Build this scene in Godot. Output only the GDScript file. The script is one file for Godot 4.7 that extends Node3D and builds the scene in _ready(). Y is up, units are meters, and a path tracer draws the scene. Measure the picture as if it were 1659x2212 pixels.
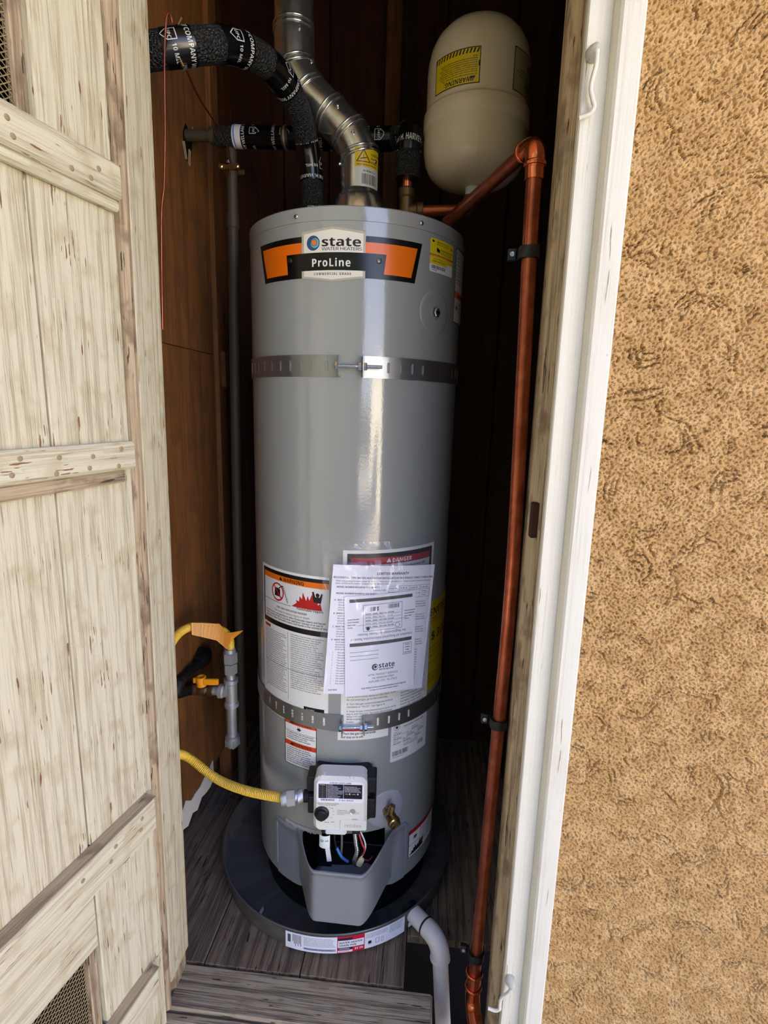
extends Node3D

# ------------------------------------------------------------------ helpers
var M := {}
var TS
var fonts := {}
var atlases := {}
var rng := RandomNumberGenerator.new()

func add(called: String, mesh: Mesh, m: Material, parent: Node = self) -> MeshInstance3D:
	var o := MeshInstance3D.new()
	o.name = called
	o.mesh = mesh
	if m:
		o.material_override = m
	o.cast_shadow = GeometryInstance3D.SHADOW_CASTING_SETTING_ON
	parent.add_child(o, true)
	return o

func thing(called: String, label: String, category: String, at := Vector3.ZERO, group := "") -> Node3D:
	var o := Node3D.new()
	o.name = called
	o.position = at
	add_child(o, true)
	tag(o, label, category, group)
	return o

func tag(o: Node, label: String, category: String, group := "") -> Node:
	o.set_meta("label", label)
	o.set_meta("category", category)
	if group:
		o.set_meta("group", group)
	return o

func fixed(o: Node, label := "", category := "") -> Node:
	o.set_meta("kind", "structure")
	if label:
		o.set_meta("label", label)
	if category:
		o.set_meta("category", category)
	return o

func setting(called: String, label: String, category: String) -> Node3D:
	var o := Node3D.new()
	o.name = called
	add_child(o, true)
	fixed(o, label, category)
	return o

func ST() -> SurfaceTool:
	var st := SurfaceTool.new()
	st.begin(Mesh.PRIMITIVE_TRIANGLES)
	return st

func done(st: SurfaceTool) -> ArrayMesh:
	st.generate_normals()
	return st.commit()

func tri(st: SurfaceTool, a: Vector3, b: Vector3, c: Vector3, ua := Vector2.ZERO, ub := Vector2.ZERO, uc := Vector2.ZERO, g := -1) -> void:
	st.set_smooth_group(g)
	st.set_uv(ua)
	st.add_vertex(a)
	st.set_smooth_group(g)
	st.set_uv(ub)
	st.add_vertex(b)
	st.set_smooth_group(g)
	st.set_uv(uc)
	st.add_vertex(c)

# corners clockwise seen from outside
func quad(st: SurfaceTool, a: Vector3, b: Vector3, c: Vector3, d: Vector3, ua := Vector2.ZERO, ub := Vector2.ZERO, uc := Vector2.ZERO, ud := Vector2.ZERO, g := -1) -> void:
	tri(st, a, b, c, ua, ub, uc, g)
	tri(st, a, c, d, ua, uc, ud, g)

# rows of points, columns to the right, rows downwards as seen from outside
func grid(st: SurfaceTool, rows: Array, uvs: Array = [], g := 1) -> void:
	for i in rows.size() - 1:
		var a: PackedVector3Array = rows[i]
		var b: PackedVector3Array = rows[i + 1]
		for j in a.size() - 1:
			if uvs.size():
				quad(st, a[j], a[j + 1], b[j + 1], b[j], uvs[i][j], uvs[i][j + 1], uvs[i + 1][j + 1], uvs[i + 1][j], g)
			else:
				quad(st, a[j], a[j + 1], b[j + 1], b[j], Vector2.ZERO, Vector2.ZERO, Vector2.ZERO, Vector2.ZERO, g)

# a block with chamfered edges; the grain (v of the uv, in metres) runs along its longest side
func block(st: SurfaceTool, size: Vector3, bev := 0.002, xf := Transform3D(), off := Vector2.ZERO) -> void:
	var h := size / 2
	var b := minf(bev, minf(h.x, minf(h.y, h.z)) * 0.49)
	var long := 0
	if size.y >= size.x and size.y >= size.z:
		long = 1
	elif size.z >= size.x and size.z >= size.y:
		long = 2
	var uv := func(p: Vector3, axis: int) -> Vector2:
		var o := [0, 1, 2]
		o.erase(axis)
		if axis == long:
			return Vector2(p[o[0]], p[o[1]] * 0.15) + off
		var w: int = o[0] if o[1] == long else o[1]
		return Vector2(p[w] + 0.37 * axis, p[long]) + off
	for axis in 3:
		var u := (axis + 1) % 3
		var v := (axis + 2) % 3
		for s in [-1.0, 1.0]:
			var c: Array = []
			for k in [[-1, -1], [1, -1], [1, 1], [-1, 1]]:
				var p := Vector3.ZERO
				p[axis] = s * h[axis]
				p[u] = k[0] * (h[u] - b)
				p[v] = k[1] * (h[v] - b)
				c.append(p)
			if s > 0:
				c.reverse()
			quad(st, xf * c[0], xf * c[1], xf * c[2], xf * c[3], uv.call(c[0], axis), uv.call(c[1], axis), uv.call(c[2], axis), uv.call(c[3], axis))
		# the four edges along this axis
		for su in [-1.0, 1.0]:
			for sv in [-1.0, 1.0]:
				var c: Array = []
				for k in [[-1, 0], [1, 0], [1, 1], [-1, 1]]:
					var p := Vector3.ZERO
					p[axis] = k[0] * (h[axis] - b)
					p[u] = su * (h[u] - (b if k[1] else 0.0))
					p[v] = sv * (h[v] - (0.0 if k[1] else b))
					c.append(p)
				if su * sv < 0:
					c.reverse()
				quad(st, xf * c[0], xf * c[1], xf * c[2], xf * c[3], uv.call(c[0], u), uv.call(c[1], u), uv.call(c[2], u), uv.call(c[3], u))
	for sx in [-1.0, 1.0]:
		for sy in [-1.0, 1.0]:
			for sz in [-1.0, 1.0]:
				var c := [Vector3(sx * h.x, sy * (h.y - b), sz * (h.z - b)), Vector3(sx * (h.x - b), sy * h.y, sz * (h.z - b)), Vector3(sx * (h.x - b), sy * (h.y - b), sz * h.z)]
				if sx * sy * sz > 0:
					c.reverse()
				tri(st, xf * c[0], xf * c[1], xf * c[2])

func block_mesh(size: Vector3, bev := 0.002, off := Vector2.ZERO) -> ArrayMesh:
	var st := ST()
	block(st, size, bev, Transform3D(), off)
	return done(st)

# path of points, one radius or a list of them; uv in metres (u around, v along)
func tube(st: SurfaceTool, path: Array, radius, sides := 16, caps := true, g := 1) -> void:
	var n := path.size()
	var dirs: Array = []
	for i in n:
		var d: Vector3 = (path[mini(i + 1, n - 1)] - path[maxi(i - 1, 0)])
		dirs.append(d.normalized())
	var up := Vector3.UP
	if absf(dirs[0].dot(up)) > 0.9:
		up = Vector3.BACK
	var side: Vector3 = dirs[0].cross(up).normalized()
	var rows: Array = []
	var uvs: Array = []
	var along := 0.0
	for i in n:
		if i:
			along += path[i].distance_to(path[i - 1])
			side = (side - dirs[i] * side.dot(dirs[i])).normalized()
		var nrm: Vector3 = side.cross(dirs[i]).normalized()
		var r: float = radius if not radius is Array else radius[i]
		var row := PackedVector3Array()
		var uv := PackedVector2Array()
		for k in sides + 1:
			var a := TAU * k / sides
			row.append(path[i] + (side * cos(a) + nrm * sin(a)) * r)
			uv.append(Vector2(a / TAU * TAU * r, along))
		rows.append(row)
		uvs.append(uv)
	grid(st, rows, uvs, g)
	if caps:
		for e in [0, n - 1]:
			var row: PackedVector3Array = rows[e]
			for k in sides:
				if e == 0:
					tri(st, path[e], row[k + 1], row[k])
				else:
					tri(st, path[e], row[k], row[k + 1])

func tube_mesh(path: Array, radius, sides := 16, caps := true) -> ArrayMesh:
	var st := ST()
	tube(st, path, radius, sides, caps)
	return done(st)

# profile of Vector2(radius, along) turned about the axis from a towards b; sharp: every ring flat-joined
func lathe(st: SurfaceTool, profile: Array, xf := Transform3D(), sides := 32, from := 0.0, to := TAU, sharp := true) -> void:
	for i in profile.size() - 1:
		var g := -1
		var rows: Array = [PackedVector3Array(), PackedVector3Array()]
		var uvs: Array = [PackedVector2Array(), PackedVector2Array()]
		for e in 2:
			var p: Vector2 = profile[i + 1 - e]
			for k in sides + 1:
				var a: float = lerpf(from, to, float(k) / sides)
				rows[e].append(xf * Vector3(p.x * sin(a), p.y, p.x * cos(a)))
				uvs[e].append(Vector2(a * 0.2, p.y))
		g = (i % 20) + 2 if sharp else 1
		grid(st, rows, uvs, g)

func lathe_mesh(profile: Array, xf := Transform3D(), sides := 32, sharp := true) -> ArrayMesh:
	var st := ST()
	lathe(st, profile, xf, sides, 0.0, TAU, sharp)
	return done(st)

# a transform whose y runs from a towards b
func along(a: Vector3, b: Vector3) -> Transform3D:
	var y := (b - a).normalized()
	var x := y.cross(Vector3.FORWARD if absf(y.z) < 0.9 else Vector3.UP).normalized()
	return Transform3D(Basis(x, y, x.cross(y)), a)

# outline (x, y) counter-clockwise, pushed out along z from z0 to z1, bevelled on the front
func slab(st: SurfaceTool, outline: PackedVector2Array, z0: float, z1: float, bev := 0.0, xf := Transform3D(), smooth := false) -> void:
	var front := outline
	if bev > 0.0:
		var offs := Geometry2D.offset_polygon(outline, -bev, Geometry2D.JOIN_MITER)
		if offs.size() and offs[0].size() == outline.size():
			front = offs[0]
			# keep the start of the outline
			var best := 0
			for i in front.size():
				if front[i].distance_to(outline[0]) < front[best].distance_to(outline[0]):
					best = i
			var turned := PackedVector2Array()
			for i in front.size():
				turned.append(front[(best + i) % front.size()])
			front = turned
	var zb := z1 - (bev if front != outline else 0.0)
	var n := outline.size()
	var g := 1 if smooth else -1
	for i in n:
		var j := (i + 1) % n
		var a := outline[i]
		var b := outline[j]
		quad(st, xf * Vector3(a.x, a.y, zb), xf * Vector3(b.x, b.y, zb), xf * Vector3(b.x, b.y, z0), xf * Vector3(a.x, a.y, z0), a, b, b, a, g)
		if front != outline:
			quad(st, xf * Vector3(front[i].x, front[i].y, z1), xf * Vector3(front[j].x, front[j].y, z1), xf * Vector3(b.x, b.y, zb), xf * Vector3(a.x, a.y, zb), a, b, b, a, g)
	var idx := Geometry2D.triangulate_polygon(front)
	for i in range(0, idx.size(), 3):
		var p := [front[idx[i]], front[idx[i + 1]], front[idx[i + 2]]]
		if (p[1] - p[0]).cross(p[2] - p[0]) > 0:
			p.reverse()
		tri(st, xf * Vector3(p[0].x, p[0].y, z1), xf * Vector3(p[1].x, p[1].y, z1), xf * Vector3(p[2].x, p[2].y, z1), p[0], p[1], p[2])
		var q := [outline[idx[i]], outline[idx[i + 1]], outline[idx[i + 2]]]
		if (q[1] - q[0]).cross(q[2] - q[0]) < 0:
			q.reverse()
		tri(st, xf * Vector3(q[0].x, q[0].y, z0), xf * Vector3(q[1].x, q[1].y, z0), xf * Vector3(q[2].x, q[2].y, z0), q[0], q[1], q[2])

func slab_mesh(outline: PackedVector2Array, z0: float, z1: float, bev := 0.0, xf := Transform3D()) -> ArrayMesh:
	var st := ST()
	slab(st, outline, z0, z1, bev, xf)
	return done(st)

func round_rect(w: float, h: float, r: float, n := 5, c := Vector2.ZERO) -> PackedVector2Array:
	var o := PackedVector2Array()
	for k in 4:
		var cx: float = [1, -1, -1, 1][k] * (w / 2 - r)
		var cy: float = [1, 1, -1, -1][k] * (h / 2 - r)
		for i in n + 1:
			var a := (k + float(i) / n) * PI / 2
			o.append(c + Vector2(cx + cos(a) * r, cy + sin(a) * r))
	return o

func circle(r: float, n := 24, c := Vector2.ZERO) -> PackedVector2Array:
	var o := PackedVector2Array()
	for i in n:
		o.append(c + Vector2(cos(TAU * i / n), sin(TAU * i / n)) * r)
	return o

# a patch of a standing cylinder about the y axis: angles in degrees from +z towards +x
func patch(t0: float, t1: float, y0: float, y1: float, r: float, cols := 16, rows := 1) -> ArrayMesh:
	var st := ST()
	var ps: Array = []
	var uvs: Array = []
	for i in rows + 1:
		var v := float(i) / rows
		var p := PackedVector3Array()
		var q := PackedVector2Array()
		for j in cols + 1:
			var u := float(j) / cols
			var a := deg_to_rad(lerpf(t0, t1, u))
			var y := lerpf(y1, y0, v)
			p.append(Vector3(sin(a) * r, y, cos(a) * r))
			q.append(Vector2(u, v))
		ps.append(p)
		uvs.append(q)
	grid(st, ps, uvs, 1)
	return done(st)

func curve(points: Array, steps := 8) -> Array:
	var out: Array = []
	for i in points.size() - 1:
		var p0: Vector3 = points[maxi(i - 1, 0)]
		var p1: Vector3 = points[i]
		var p2: Vector3 = points[i + 1]
		var p3: Vector3 = points[mini(i + 2, points.size() - 1)]
		for k in steps:
			var t := float(k) / steps
			out.append(p1.cubic_interpolate(p2, p0, p3, t))
	out.append(points[-1])
	return out

func part_of(path: Array, a: float, b: float) -> Array:
	# the stretch of a path between two shares of its length
	var total := 0.0
	for i in path.size() - 1:
		total += path[i].distance_to(path[i + 1])
	var out: Array = []
	var s := 0.0
	for i in path.size() - 1:
		var l: float = path[i].distance_to(path[i + 1])
		var lo := s / total
		var hi := (s + l) / total
		if hi >= a and lo <= b:
			if out.is_empty():
				out.append(path[i].lerp(path[i + 1], clampf((a - lo) / (hi - lo), 0, 1)))
			out.append(path[i].lerp(path[i + 1], clampf((b - lo) / (hi - lo), 0, 1)))
		s += l
	return out

# an elbow-like arc: from a through the corner c to b, rounded with radius r
func bend(a: Vector3, c: Vector3, b: Vector3, r: float, n := 8) -> Array:
	var d1 := (a - c).normalized()
	var d2 := (b - c).normalized()
	var p1 := c + d1 * r
	var p2 := c + d2 * r
	var out: Array = [a]
	for i in n + 1:
		var t := float(i) / n
		out.append(p1.lerp(c, t).lerp(c.lerp(p2, t), t))
	out.append(b)
	return out

# ------------------------------------------------------------------ materials and textures
func mat(called: String, c: Color, rough := 0.6, metal := 0.0) -> StandardMaterial3D:
	var m := StandardMaterial3D.new()
	m.resource_name = called
	m.albedo_color = c
	m.roughness = rough
	m.metallic = metal
	M[called] = m
	return m

func textured(called: String, im: Image, rough := 0.6, uvs := Vector3.ONE, bump: Image = null, depth := 0.1, metal := 0.0) -> StandardMaterial3D:
	var m := mat(called, Color.WHITE, rough, metal)
	m.albedo_texture = ImageTexture.create_from_image(im)
	m.uv1_scale = uvs
	if bump:
		m.heightmap_enabled = true
		m.heightmap_texture = ImageTexture.create_from_image(bump)
		m.heightmap_scale = depth
	return m

func noise(w: int, h: int, freq: float, sd: int, gw := 0, gh := 0, oct := 3) -> PackedByteArray:
	# grey noise stretched to w x h from a gw x gh picture
	var n := FastNoiseLite.new()
	n.noise_type = FastNoiseLite.TYPE_SIMPLEX_SMOOTH
	n.seed = sd
	n.frequency = freq
	n.fractal_octaves = oct
	var a := gw if gw else w
	var b := gh if gh else h
	var im := n.get_seamless_image(a, b, false, false, 0.12, true)
	im.convert(Image.FORMAT_L8)
	if a != w or b != h:
		im.resize(w, h, Image.INTERPOLATE_CUBIC)
	return im.get_data()

func ss(a: float, b: float, x: float) -> float:
	var t := clampf((x - a) / (b - a), 0.0, 1.0)
	return t * t * (3 - 2 * t)

# weathered wood: grain along v. Returns [colour, height]
func wood(w: int, h: int, sd: int, light: Color, dark: Color, stain: Color, chip: Color, grain_amt: float, stain_amt: float, chip_amt: float, crack := 0.5) -> Array:
	var g1 := noise(w, h, 0.035, sd, w, maxi(16, h / 40), 4)
	var g2 := noise(w, h, 0.16, sd + 1, w, maxi(16, h / 24), 3)
	var st := noise(w, h, 0.009, sd + 2, 0, 0, 5)
	var cm := noise(w, h, 0.055, sd + 3, w, maxi(16, h / 7), 3)
	var low := noise(w, h, 0.006, sd + 4, 0, 0, 2)
	var fine := noise(w, h, 0.35, sd + 5, 0, 0, 2)
	var col := PackedByteArray()
	col.resize(w * h * 3)
	var hei := PackedByteArray()
	hei.resize(w * h)
	for i in w * h:
		var a := g1[i] / 255.0
		var b := g2[i] / 255.0
		var s := st[i] / 255.0
		var l := low[i] / 255.0
		var f := fine[i] / 255.0
		var grain := ss(0.35, 0.85, a * 0.55 + b * 0.45)
		var c := light.lerp(dark, grain * grain_amt)
		c = c.lerp(stain, ss(0.5, 0.8, s * 0.75 + l * 0.25) * stain_amt)
		var ck := ss(0.70, 0.78, b * 0.6 + cm[i] / 255.0 * 0.4) * crack * ss(0.4, 0.6, s * 0.4 + l * 0.6)
		c = c.lerp(dark * 0.55, ck)
		var cp := 0.0
		if chip_amt > 0.0:
			cp = ss(0.80 - chip_amt * 0.2, 0.83 - chip_amt * 0.2, cm[i] / 255.0 * 0.7 + l * 0.3)
			c = c.lerp(chip, cp)
		var k := 0.97 + f * 0.06
		col[i * 3] = int(clampf(c.r * k, 0, 1) * 255)
		col[i * 3 + 1] = int(clampf(c.g * k, 0, 1) * 255)
		col[i * 3 + 2] = int(clampf(c.b * k, 0, 1) * 255)
		hei[i] = int(clampf(0.75 - grain * 0.35 - ck * 0.4 - cp * 0.3 + f * 0.08, 0, 1) * 255)
	return [Image.create_from_data(w, h, false, Image.FORMAT_RGB8, col), Image.create_from_data(w, h, false, Image.FORMAT_L8, hei)]

# two colours mixed by noise
func blotch(w: int, h: int, sd: int, a: Color, b: Color, freq := 0.02, lo := 0.3, hi := 0.7, speck := 0.1) -> Image:
	var n := noise(w, h, freq, sd, 0, 0, 4)
	var f := noise(w, h, 0.3, sd + 1, 0, 0, 2)
	var col := PackedByteArray()
	col.resize(w * h * 3)
	for i in w * h:
		var c := a.lerp(b, ss(lo, hi, n[i] / 255.0))
		var k := 1.0 - speck / 2 + f[i] / 255.0 * speck
		col[i * 3] = int(clampf(c.r * k, 0, 1) * 255)
		col[i * 3 + 1] = int(clampf(c.g * k, 0, 1) * 255)
		col[i * 3 + 2] = int(clampf(c.b * k, 0, 1) * 255)
	return Image.create_from_data(w, h, false, Image.FORMAT_RGB8, col)

func grey(w: int, h: int, sd: int, freq: float, oct := 3) -> Image:
	return Image.create_from_data(w, h, false, Image.FORMAT_L8, noise(w, h, freq, sd, 0, 0, oct))

# ------------------------------------------------------------------ print on labels
func face(bold: bool) -> RID:
	if not fonts.has(bold):
		var f := SystemFont.new()
		f.font_names = PackedStringArray(["Droid Sans"])
		f.font_weight = 700 if bold else 400
		fonts[bold] = f
	return fonts[bold].get_rids()[0]

func letters(size: int, c: Color, bold: bool) -> Array:
	var key := "%d%s%s" % [size, c.to_html(), bold]
	if not atlases.has(key):
		var rid := face(bold)
		var sz := Vector2i(size, 0)
		for code in range(33, 127):
			TS.font_render_glyph(rid, sz, TS.font_get_glyph_index(rid, size, code, 0))
		var pages: Array = []
		for p in TS.font_get_texture_count(rid, sz):
			var im: Image = TS.font_get_texture_image(rid, sz, p)
			var la := im.get_data()
			var out := PackedByteArray()
			out.resize(la.size() * 2)
			for i in la.size() / 2:
				out[i * 4] = c.r8
				out[i * 4 + 1] = c.g8
				out[i * 4 + 2] = c.b8
				out[i * 4 + 3] = la[i * 2 + 1]
			pages.append(Image.create_from_data(im.get_width(), im.get_height(), false, Image.FORMAT_RGBA8, out))
		atlases[key] = pages
	return atlases[key]

func text_width(s: String, size: int, bold := false, space := 0) -> int:
	var rid := face(bold)
	var x := 0
	for ch in s:
		x += int(TS.font_get_glyph_advance(rid, size, TS.font_get_glyph_index(rid, size, ch.unicode_at(0), 0)).x) + space
	return x

# x, y: left end of the base line; align 0 left, 1 middle, 2 right
func write(im: Image, s: String, x: int, y: int, size: int, c := Color.BLACK, bold := false, align := 0, space := 0) -> void:
	var pages := letters(size, c, bold)
	var rid := face(bold)
	var sz := Vector2i(size, 0)
	if align:
		var w := text_width(s, size, bold, space)
		x -= w / 2 if align == 1 else w
	for ch in s:
		var gi: int = TS.font_get_glyph_index(rid, size, ch.unicode_at(0), 0)
		if ch != " ":
			var rect: Rect2 = TS.font_get_glyph_uv_rect(rid, sz, gi)
			var page: int = TS.font_get_glyph_texture_idx(rid, sz, gi)
			var off: Vector2 = TS.font_get_glyph_offset(rid, sz, gi)
			if page >= 0 and page < pages.size():
				im.blend_rect(pages[page], Rect2i(rect), Vector2i(x + int(off.x), y + int(off.y)))
		x += int(TS.font_get_glyph_advance(rid, size, gi).x) + space

func para(im: Image, s: String, x: int, y: int, w: int, size: int, lead: int, c := Color.BLACK, bold := false, until := 100000) -> int:
	var line := ""
	for word in s.split(" "):
		var t := (line + " " + word) if line else word
		if text_width(t, size, bold) > w:
			write(im, line, x, y, size, c, bold)
			y += lead
			line = word
			if y > until:
				return y
		else:
			line = t
	write(im, line, x, y, size, c, bold)
	return y + lead

func sheet(w: int, h: int, c: Color) -> Image:
	var im := Image.create_empty(w, h, false, Image.FORMAT_RGBA8)
	im.fill(c)
	return im

func box(im: Image, x: int, y: int, w: int, h: int, c: Color) -> void:
	im.fill_rect(Rect2i(x, y, w, h), c)

func frame(im: Image, x: int, y: int, w: int, h: int, t: int, c: Color) -> void:
	box(im, x, y, w, t, c)
	box(im, x, y + h - t, w, t, c)
	box(im, x, y, t, h, c)
	box(im, x + w - t, y, t, h, c)

func poly(im: Image, pts: Array, c: Color) -> void:
	var p := PackedVector2Array(pts)
	var lo := p[0].y
	var hi := p[0].y
	for q in p:
		lo = minf(lo, q.y)
		hi = maxf(hi, q.y)
	for y in range(maxi(0, int(lo)), mini(im.get_height(), int(hi) + 1)):
		var xs: Array = []
		for i in p.size():
			var a := p[i]
			var b := p[(i + 1) % p.size()]
			if (a.y <= y + 0.5) != (b.y <= y + 0.5):
				xs.append(a.x + (y + 0.5 - a.y) / (b.y - a.y) * (b.x - a.x))
		xs.sort()
		for i in range(0, xs.size() - 1, 2):
			im.fill_rect(Rect2i(int(round(xs[i])), y, int(round(xs[i + 1])) - int(round(xs[i])), 1), c)

func disc(im: Image, x: float, y: float, r: float, c: Color, ry := -1.0) -> void:
	var pts: Array = []
	for i in 48:
		pts.append(Vector2(x + cos(TAU * i / 48) * r, y + sin(TAU * i / 48) * (ry if ry > 0 else r)))
	poly(im, pts, c)

func stroke(im: Image, a: Vector2, b: Vector2, t: float, c: Color) -> void:
	var n := (b - a).normalized().orthogonal() * t / 2
	poly(im, [a + n, b + n, b - n, a - n], c)

func bars(im: Image, x: int, y: int, w: int, h: int, sd: int, c := Color.BLACK) -> void:
	rng.seed = sd
	var at := x
	while at < x + w:
		var t := rng.randi_range(2, 6)
		box(im, at, y, t, h, c)
		at += t + rng.randi_range(2, 6)

func label_on(parent: Node, called: String, im: Image, mesh: Mesh, rough := 0.35, text := "") -> MeshInstance3D:
	var m := StandardMaterial3D.new()
	m.resource_name = called + "_print"
	m.albedo_texture = ImageTexture.create_from_image(im)
	m.roughness = rough
	m.texture_repeat = false
	if im.detect_alpha() != Image.ALPHA_NONE:
		m.transparency = BaseMaterial3D.TRANSPARENCY_ALPHA_SCISSOR
		m.alpha_scissor_threshold = 0.5
	var o := add(called, mesh, m, parent)
	if text:
		o.set_meta("label", text)
	return o

# cut the corners of a label round
func round_corners(im: Image, r: int) -> void:
	var w := im.get_width()
	var h := im.get_height()
	for y in r:
		for x in r:
			if Vector2(r - x - 0.5, r - y - 0.5).length() > r:
				for p in [Vector2i(x, y), Vector2i(w - 1 - x, y), Vector2i(x, h - 1 - y), Vector2i(w - 1 - x, h - 1 - y)]:
					im.set_pixelv(p, Color(1, 1, 1, 0))

# ------------------------------------------------------------------ the place
func _ready() -> void:
	TS = TextServerManager.get_primary_interface()
	rng.seed = 7
	var cam := Camera3D.new()
	cam.name = "camera"
	cam.transform = Transform3D(Basis(Vector3(0.995261, 0.028823, -0.09287), Vector3(-0.046395, 0.980097, -0.193021), Vector3(0.085458, 0.196415, 0.97679)).orthonormalized(), Vector3(0.182, 1.184, 1.237))
	cam.fov = 87.987
	cam.near = 0.02
	cam.far = 200.0
	add_child(cam)
	cam.current = true
	var we := WorldEnvironment.new()
	we.name = "environment"
	var env := Environment.new()
	env.background_mode = Environment.BG_SKY
	var sky := Sky.new()
	var sm := ProceduralSkyMaterial.new()
	sm.sky_top_color = Color(0.40, 0.56, 0.88)
	sm.sky_horizon_color = Color(0.88, 0.90, 0.94)
	sm.sky_curve = 0.25
	sm.ground_bottom_color = Color(0.30, 0.27, 0.24)
	sm.ground_horizon_color = Color(0.55, 0.52, 0.48)
	sky.sky_material = sm
	env.sky = sky
	env.tonemap_mode = Environment.TONE_MAPPER_LINEAR
	env.tonemap_exposure = 5.4
	env.sdfgi_enabled = true
	env.ssao_enabled = true
	env.ssil_enabled = true
	we.environment = env
	add_child(we)
	var sun := DirectionalLight3D.new()
	sun.name = "sun"
	sun.light_color = Color(1.0, 0.955, 0.88)
	sun.light_energy = 3.7
	sun.light_angular_distance = 0.6
	sun.shadow_enabled = true
	sun.look_at_from_position(Vector3.ZERO, Vector3(0.62, -0.68, 0.40))
	add_child(sun)

	make_materials()
	build_shell()
	build_door()
	build_trim()
	build_yard()
	build_heater()
	build_labels()
	build_gas_control()
	build_straps()
	build_papers()
	build_pan()
	build_flue()
	build_water_lines()
	build_expansion_tank()
	build_discharge()
	build_gas()
	build_small()

func make_materials() -> void:
	var w := wood(512, 1024, 11, Color(0.85, 0.82, 0.70), Color(0.60, 0.53, 0.39), Color(0.66, 0.58, 0.41), Color(0.52, 0.36, 0.26), 0.6, 0.32, 0.14, 0.5)
	textured("door_paint", w[0], 0.75, Vector3(4.6, 1.7, 1), w[1], 0.12)
	w = wood(512, 512, 31, Color(0.88, 0.865, 0.80), Color(0.80, 0.775, 0.70), Color(0.83, 0.80, 0.72), Color(0.62, 0.56, 0.46), 0.4, 0.3, 0.05, 0.15)
	textured("white_paint", w[0], 0.6, Vector3(4, 1.6, 1), w[1], 0.06)
	w = wood(512, 1024, 51, Color(0.74, 0.66, 0.53), Color(0.48, 0.40, 0.30), Color(0.47, 0.39, 0.30), Color(0.3, 0.24, 0.17), 0.8, 0.8, 0.3, 0.7)
	textured("dirty_wood", w[0], 0.8, Vector3(5, 1.4, 1), w[1], 0.12)
	w = wood(512, 1024, 71, Color(0.50, 0.32, 0.15), Color(0.32, 0.19, 0.08), Color(0.36, 0.24, 0.13), Color(0.20, 0.13, 0.08), 0.75, 0.55, 0.0, 0.7)
	textured("brown_wood", w[0], 0.7, Vector3(2.2, 1.0, 1), w[1], 0.08)
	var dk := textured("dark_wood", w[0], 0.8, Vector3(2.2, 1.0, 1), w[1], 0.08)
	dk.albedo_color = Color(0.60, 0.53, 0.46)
	w = wood(512, 1024, 91, Color(0.49, 0.42, 0.34), Color(0.24, 0.195, 0.15), Color(0.35, 0.29, 0.23), Color(0.12, 0.09, 0.07), 0.9, 0.6, 0.1, 1.0)
	textured("floor_wood", w[0], 0.8, Vector3(3.0, 1.2, 1), w[1], 0.15)
	w = wood(512, 1024, 111, Color(0.66, 0.60, 0.50), Color(0.33, 0.285, 0.225), Color(0.48, 0.41, 0.325), Color(0.2, 0.16, 0.13), 0.95, 0.5, 0.05, 1.0)
	textured("sill_wood", w[0], 0.85, Vector3(4.0, 1.4, 1), w[1], 0.22)
	textured("stucco", blotch(512, 512, 131, Color(0.74, 0.58, 0.36), Color(0.80, 0.645, 0.425), 0.01, 0.3, 0.7, 0.22), 0.95, Vector3(4, 4, 1), grey(512, 512, 133, 0.22, 3), 0.1)
	var m := mat("tank_paint", Color(0.60, 0.615, 0.60), 0.12)
	m.metallic_specular = 0.7
	m.heightmap_enabled = true
	m.heightmap_texture = ImageTexture.create_from_image(grey(512, 512, 151, 0.05, 2))
	m.heightmap_scale = 0.006
	m.uv1_scale = Vector3(1.5, 6, 1)
	mat("frost", Color(0.66, 0.67, 0.69), 0.4)
	mat("panel_paint", Color(0.525, 0.54, 0.56), 0.28)
	mat("galvanized", Color(0.66, 0.67, 0.67), 0.34, 0.9)
	textured("duct", blotch(256, 256, 161, Color(0.80, 0.80, 0.77), Color(0.86, 0.86, 0.83), 0.02, 0.3, 0.7, 0.04), 0.22, Vector3(6, 6, 1), null, 0.1, 0.95)
	mat("zinc", Color(0.76, 0.78, 0.80), 0.22, 0.95)
	textured("copper", blotch(256, 512, 171, Color(0.70, 0.385, 0.275), Color(0.62, 0.325, 0.225), 0.01, 0.5, 0.8, 0.03), 0.28, Vector3(8, 3, 1), null, 0.1, 0.9)
	mat("bright_copper", Color(0.86, 0.48, 0.32), 0.2, 0.95)
	mat("bronze", Color(0.46, 0.36, 0.24), 0.45, 0.85)
	mat("brass", Color(0.72, 0.62, 0.42), 0.28, 0.95)
	mat("old_pipe", Color(0.30, 0.27, 0.21), 0.6, 0.35)
	mat("old_dark_pipe", Color(0.20, 0.16, 0.14), 0.65, 0.2)
	mat("cream_enamel", Color(0.83, 0.77, 0.65), 0.2)
	mat("black_plastic", Color(0.045, 0.045, 0.05), 0.5)
	mat("clip_plastic", Color(0.10, 0.10, 0.105), 0.45)
	mat("black_rubber", Color(0.06, 0.06, 0.06), 0.6)
	mat("control_plastic", Color(0.88, 0.88, 0.855), 0.5)
	mat("white_plastic", Color(0.86, 0.87, 0.88), 0.45)
	mat("pvc", Color(0.88, 0.87, 0.86), 0.4)
	mat("pvc_primer", Color(0.10, 0.16, 0.17), 0.4)
	mat("yellow_coat", Color(0.93, 0.76, 0.26), 0.42)
	mat("orange_yellow", Color(0.93, 0.60, 0.08), 0.4)
	mat("steel_fitting", Color(0.78, 0.79, 0.79), 0.38, 0.7)
	mat("black_iron", Color(0.07, 0.065, 0.06), 0.55, 0.3)
	textured("pan_metal", blotch(256, 256, 181, Color(0.35, 0.34, 0.325), Color(0.40, 0.39, 0.37), 0.02, 0.3, 0.7, 0.08), 0.42, Vector3(5, 5, 1), null, 0.1, 0.25)
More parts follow.
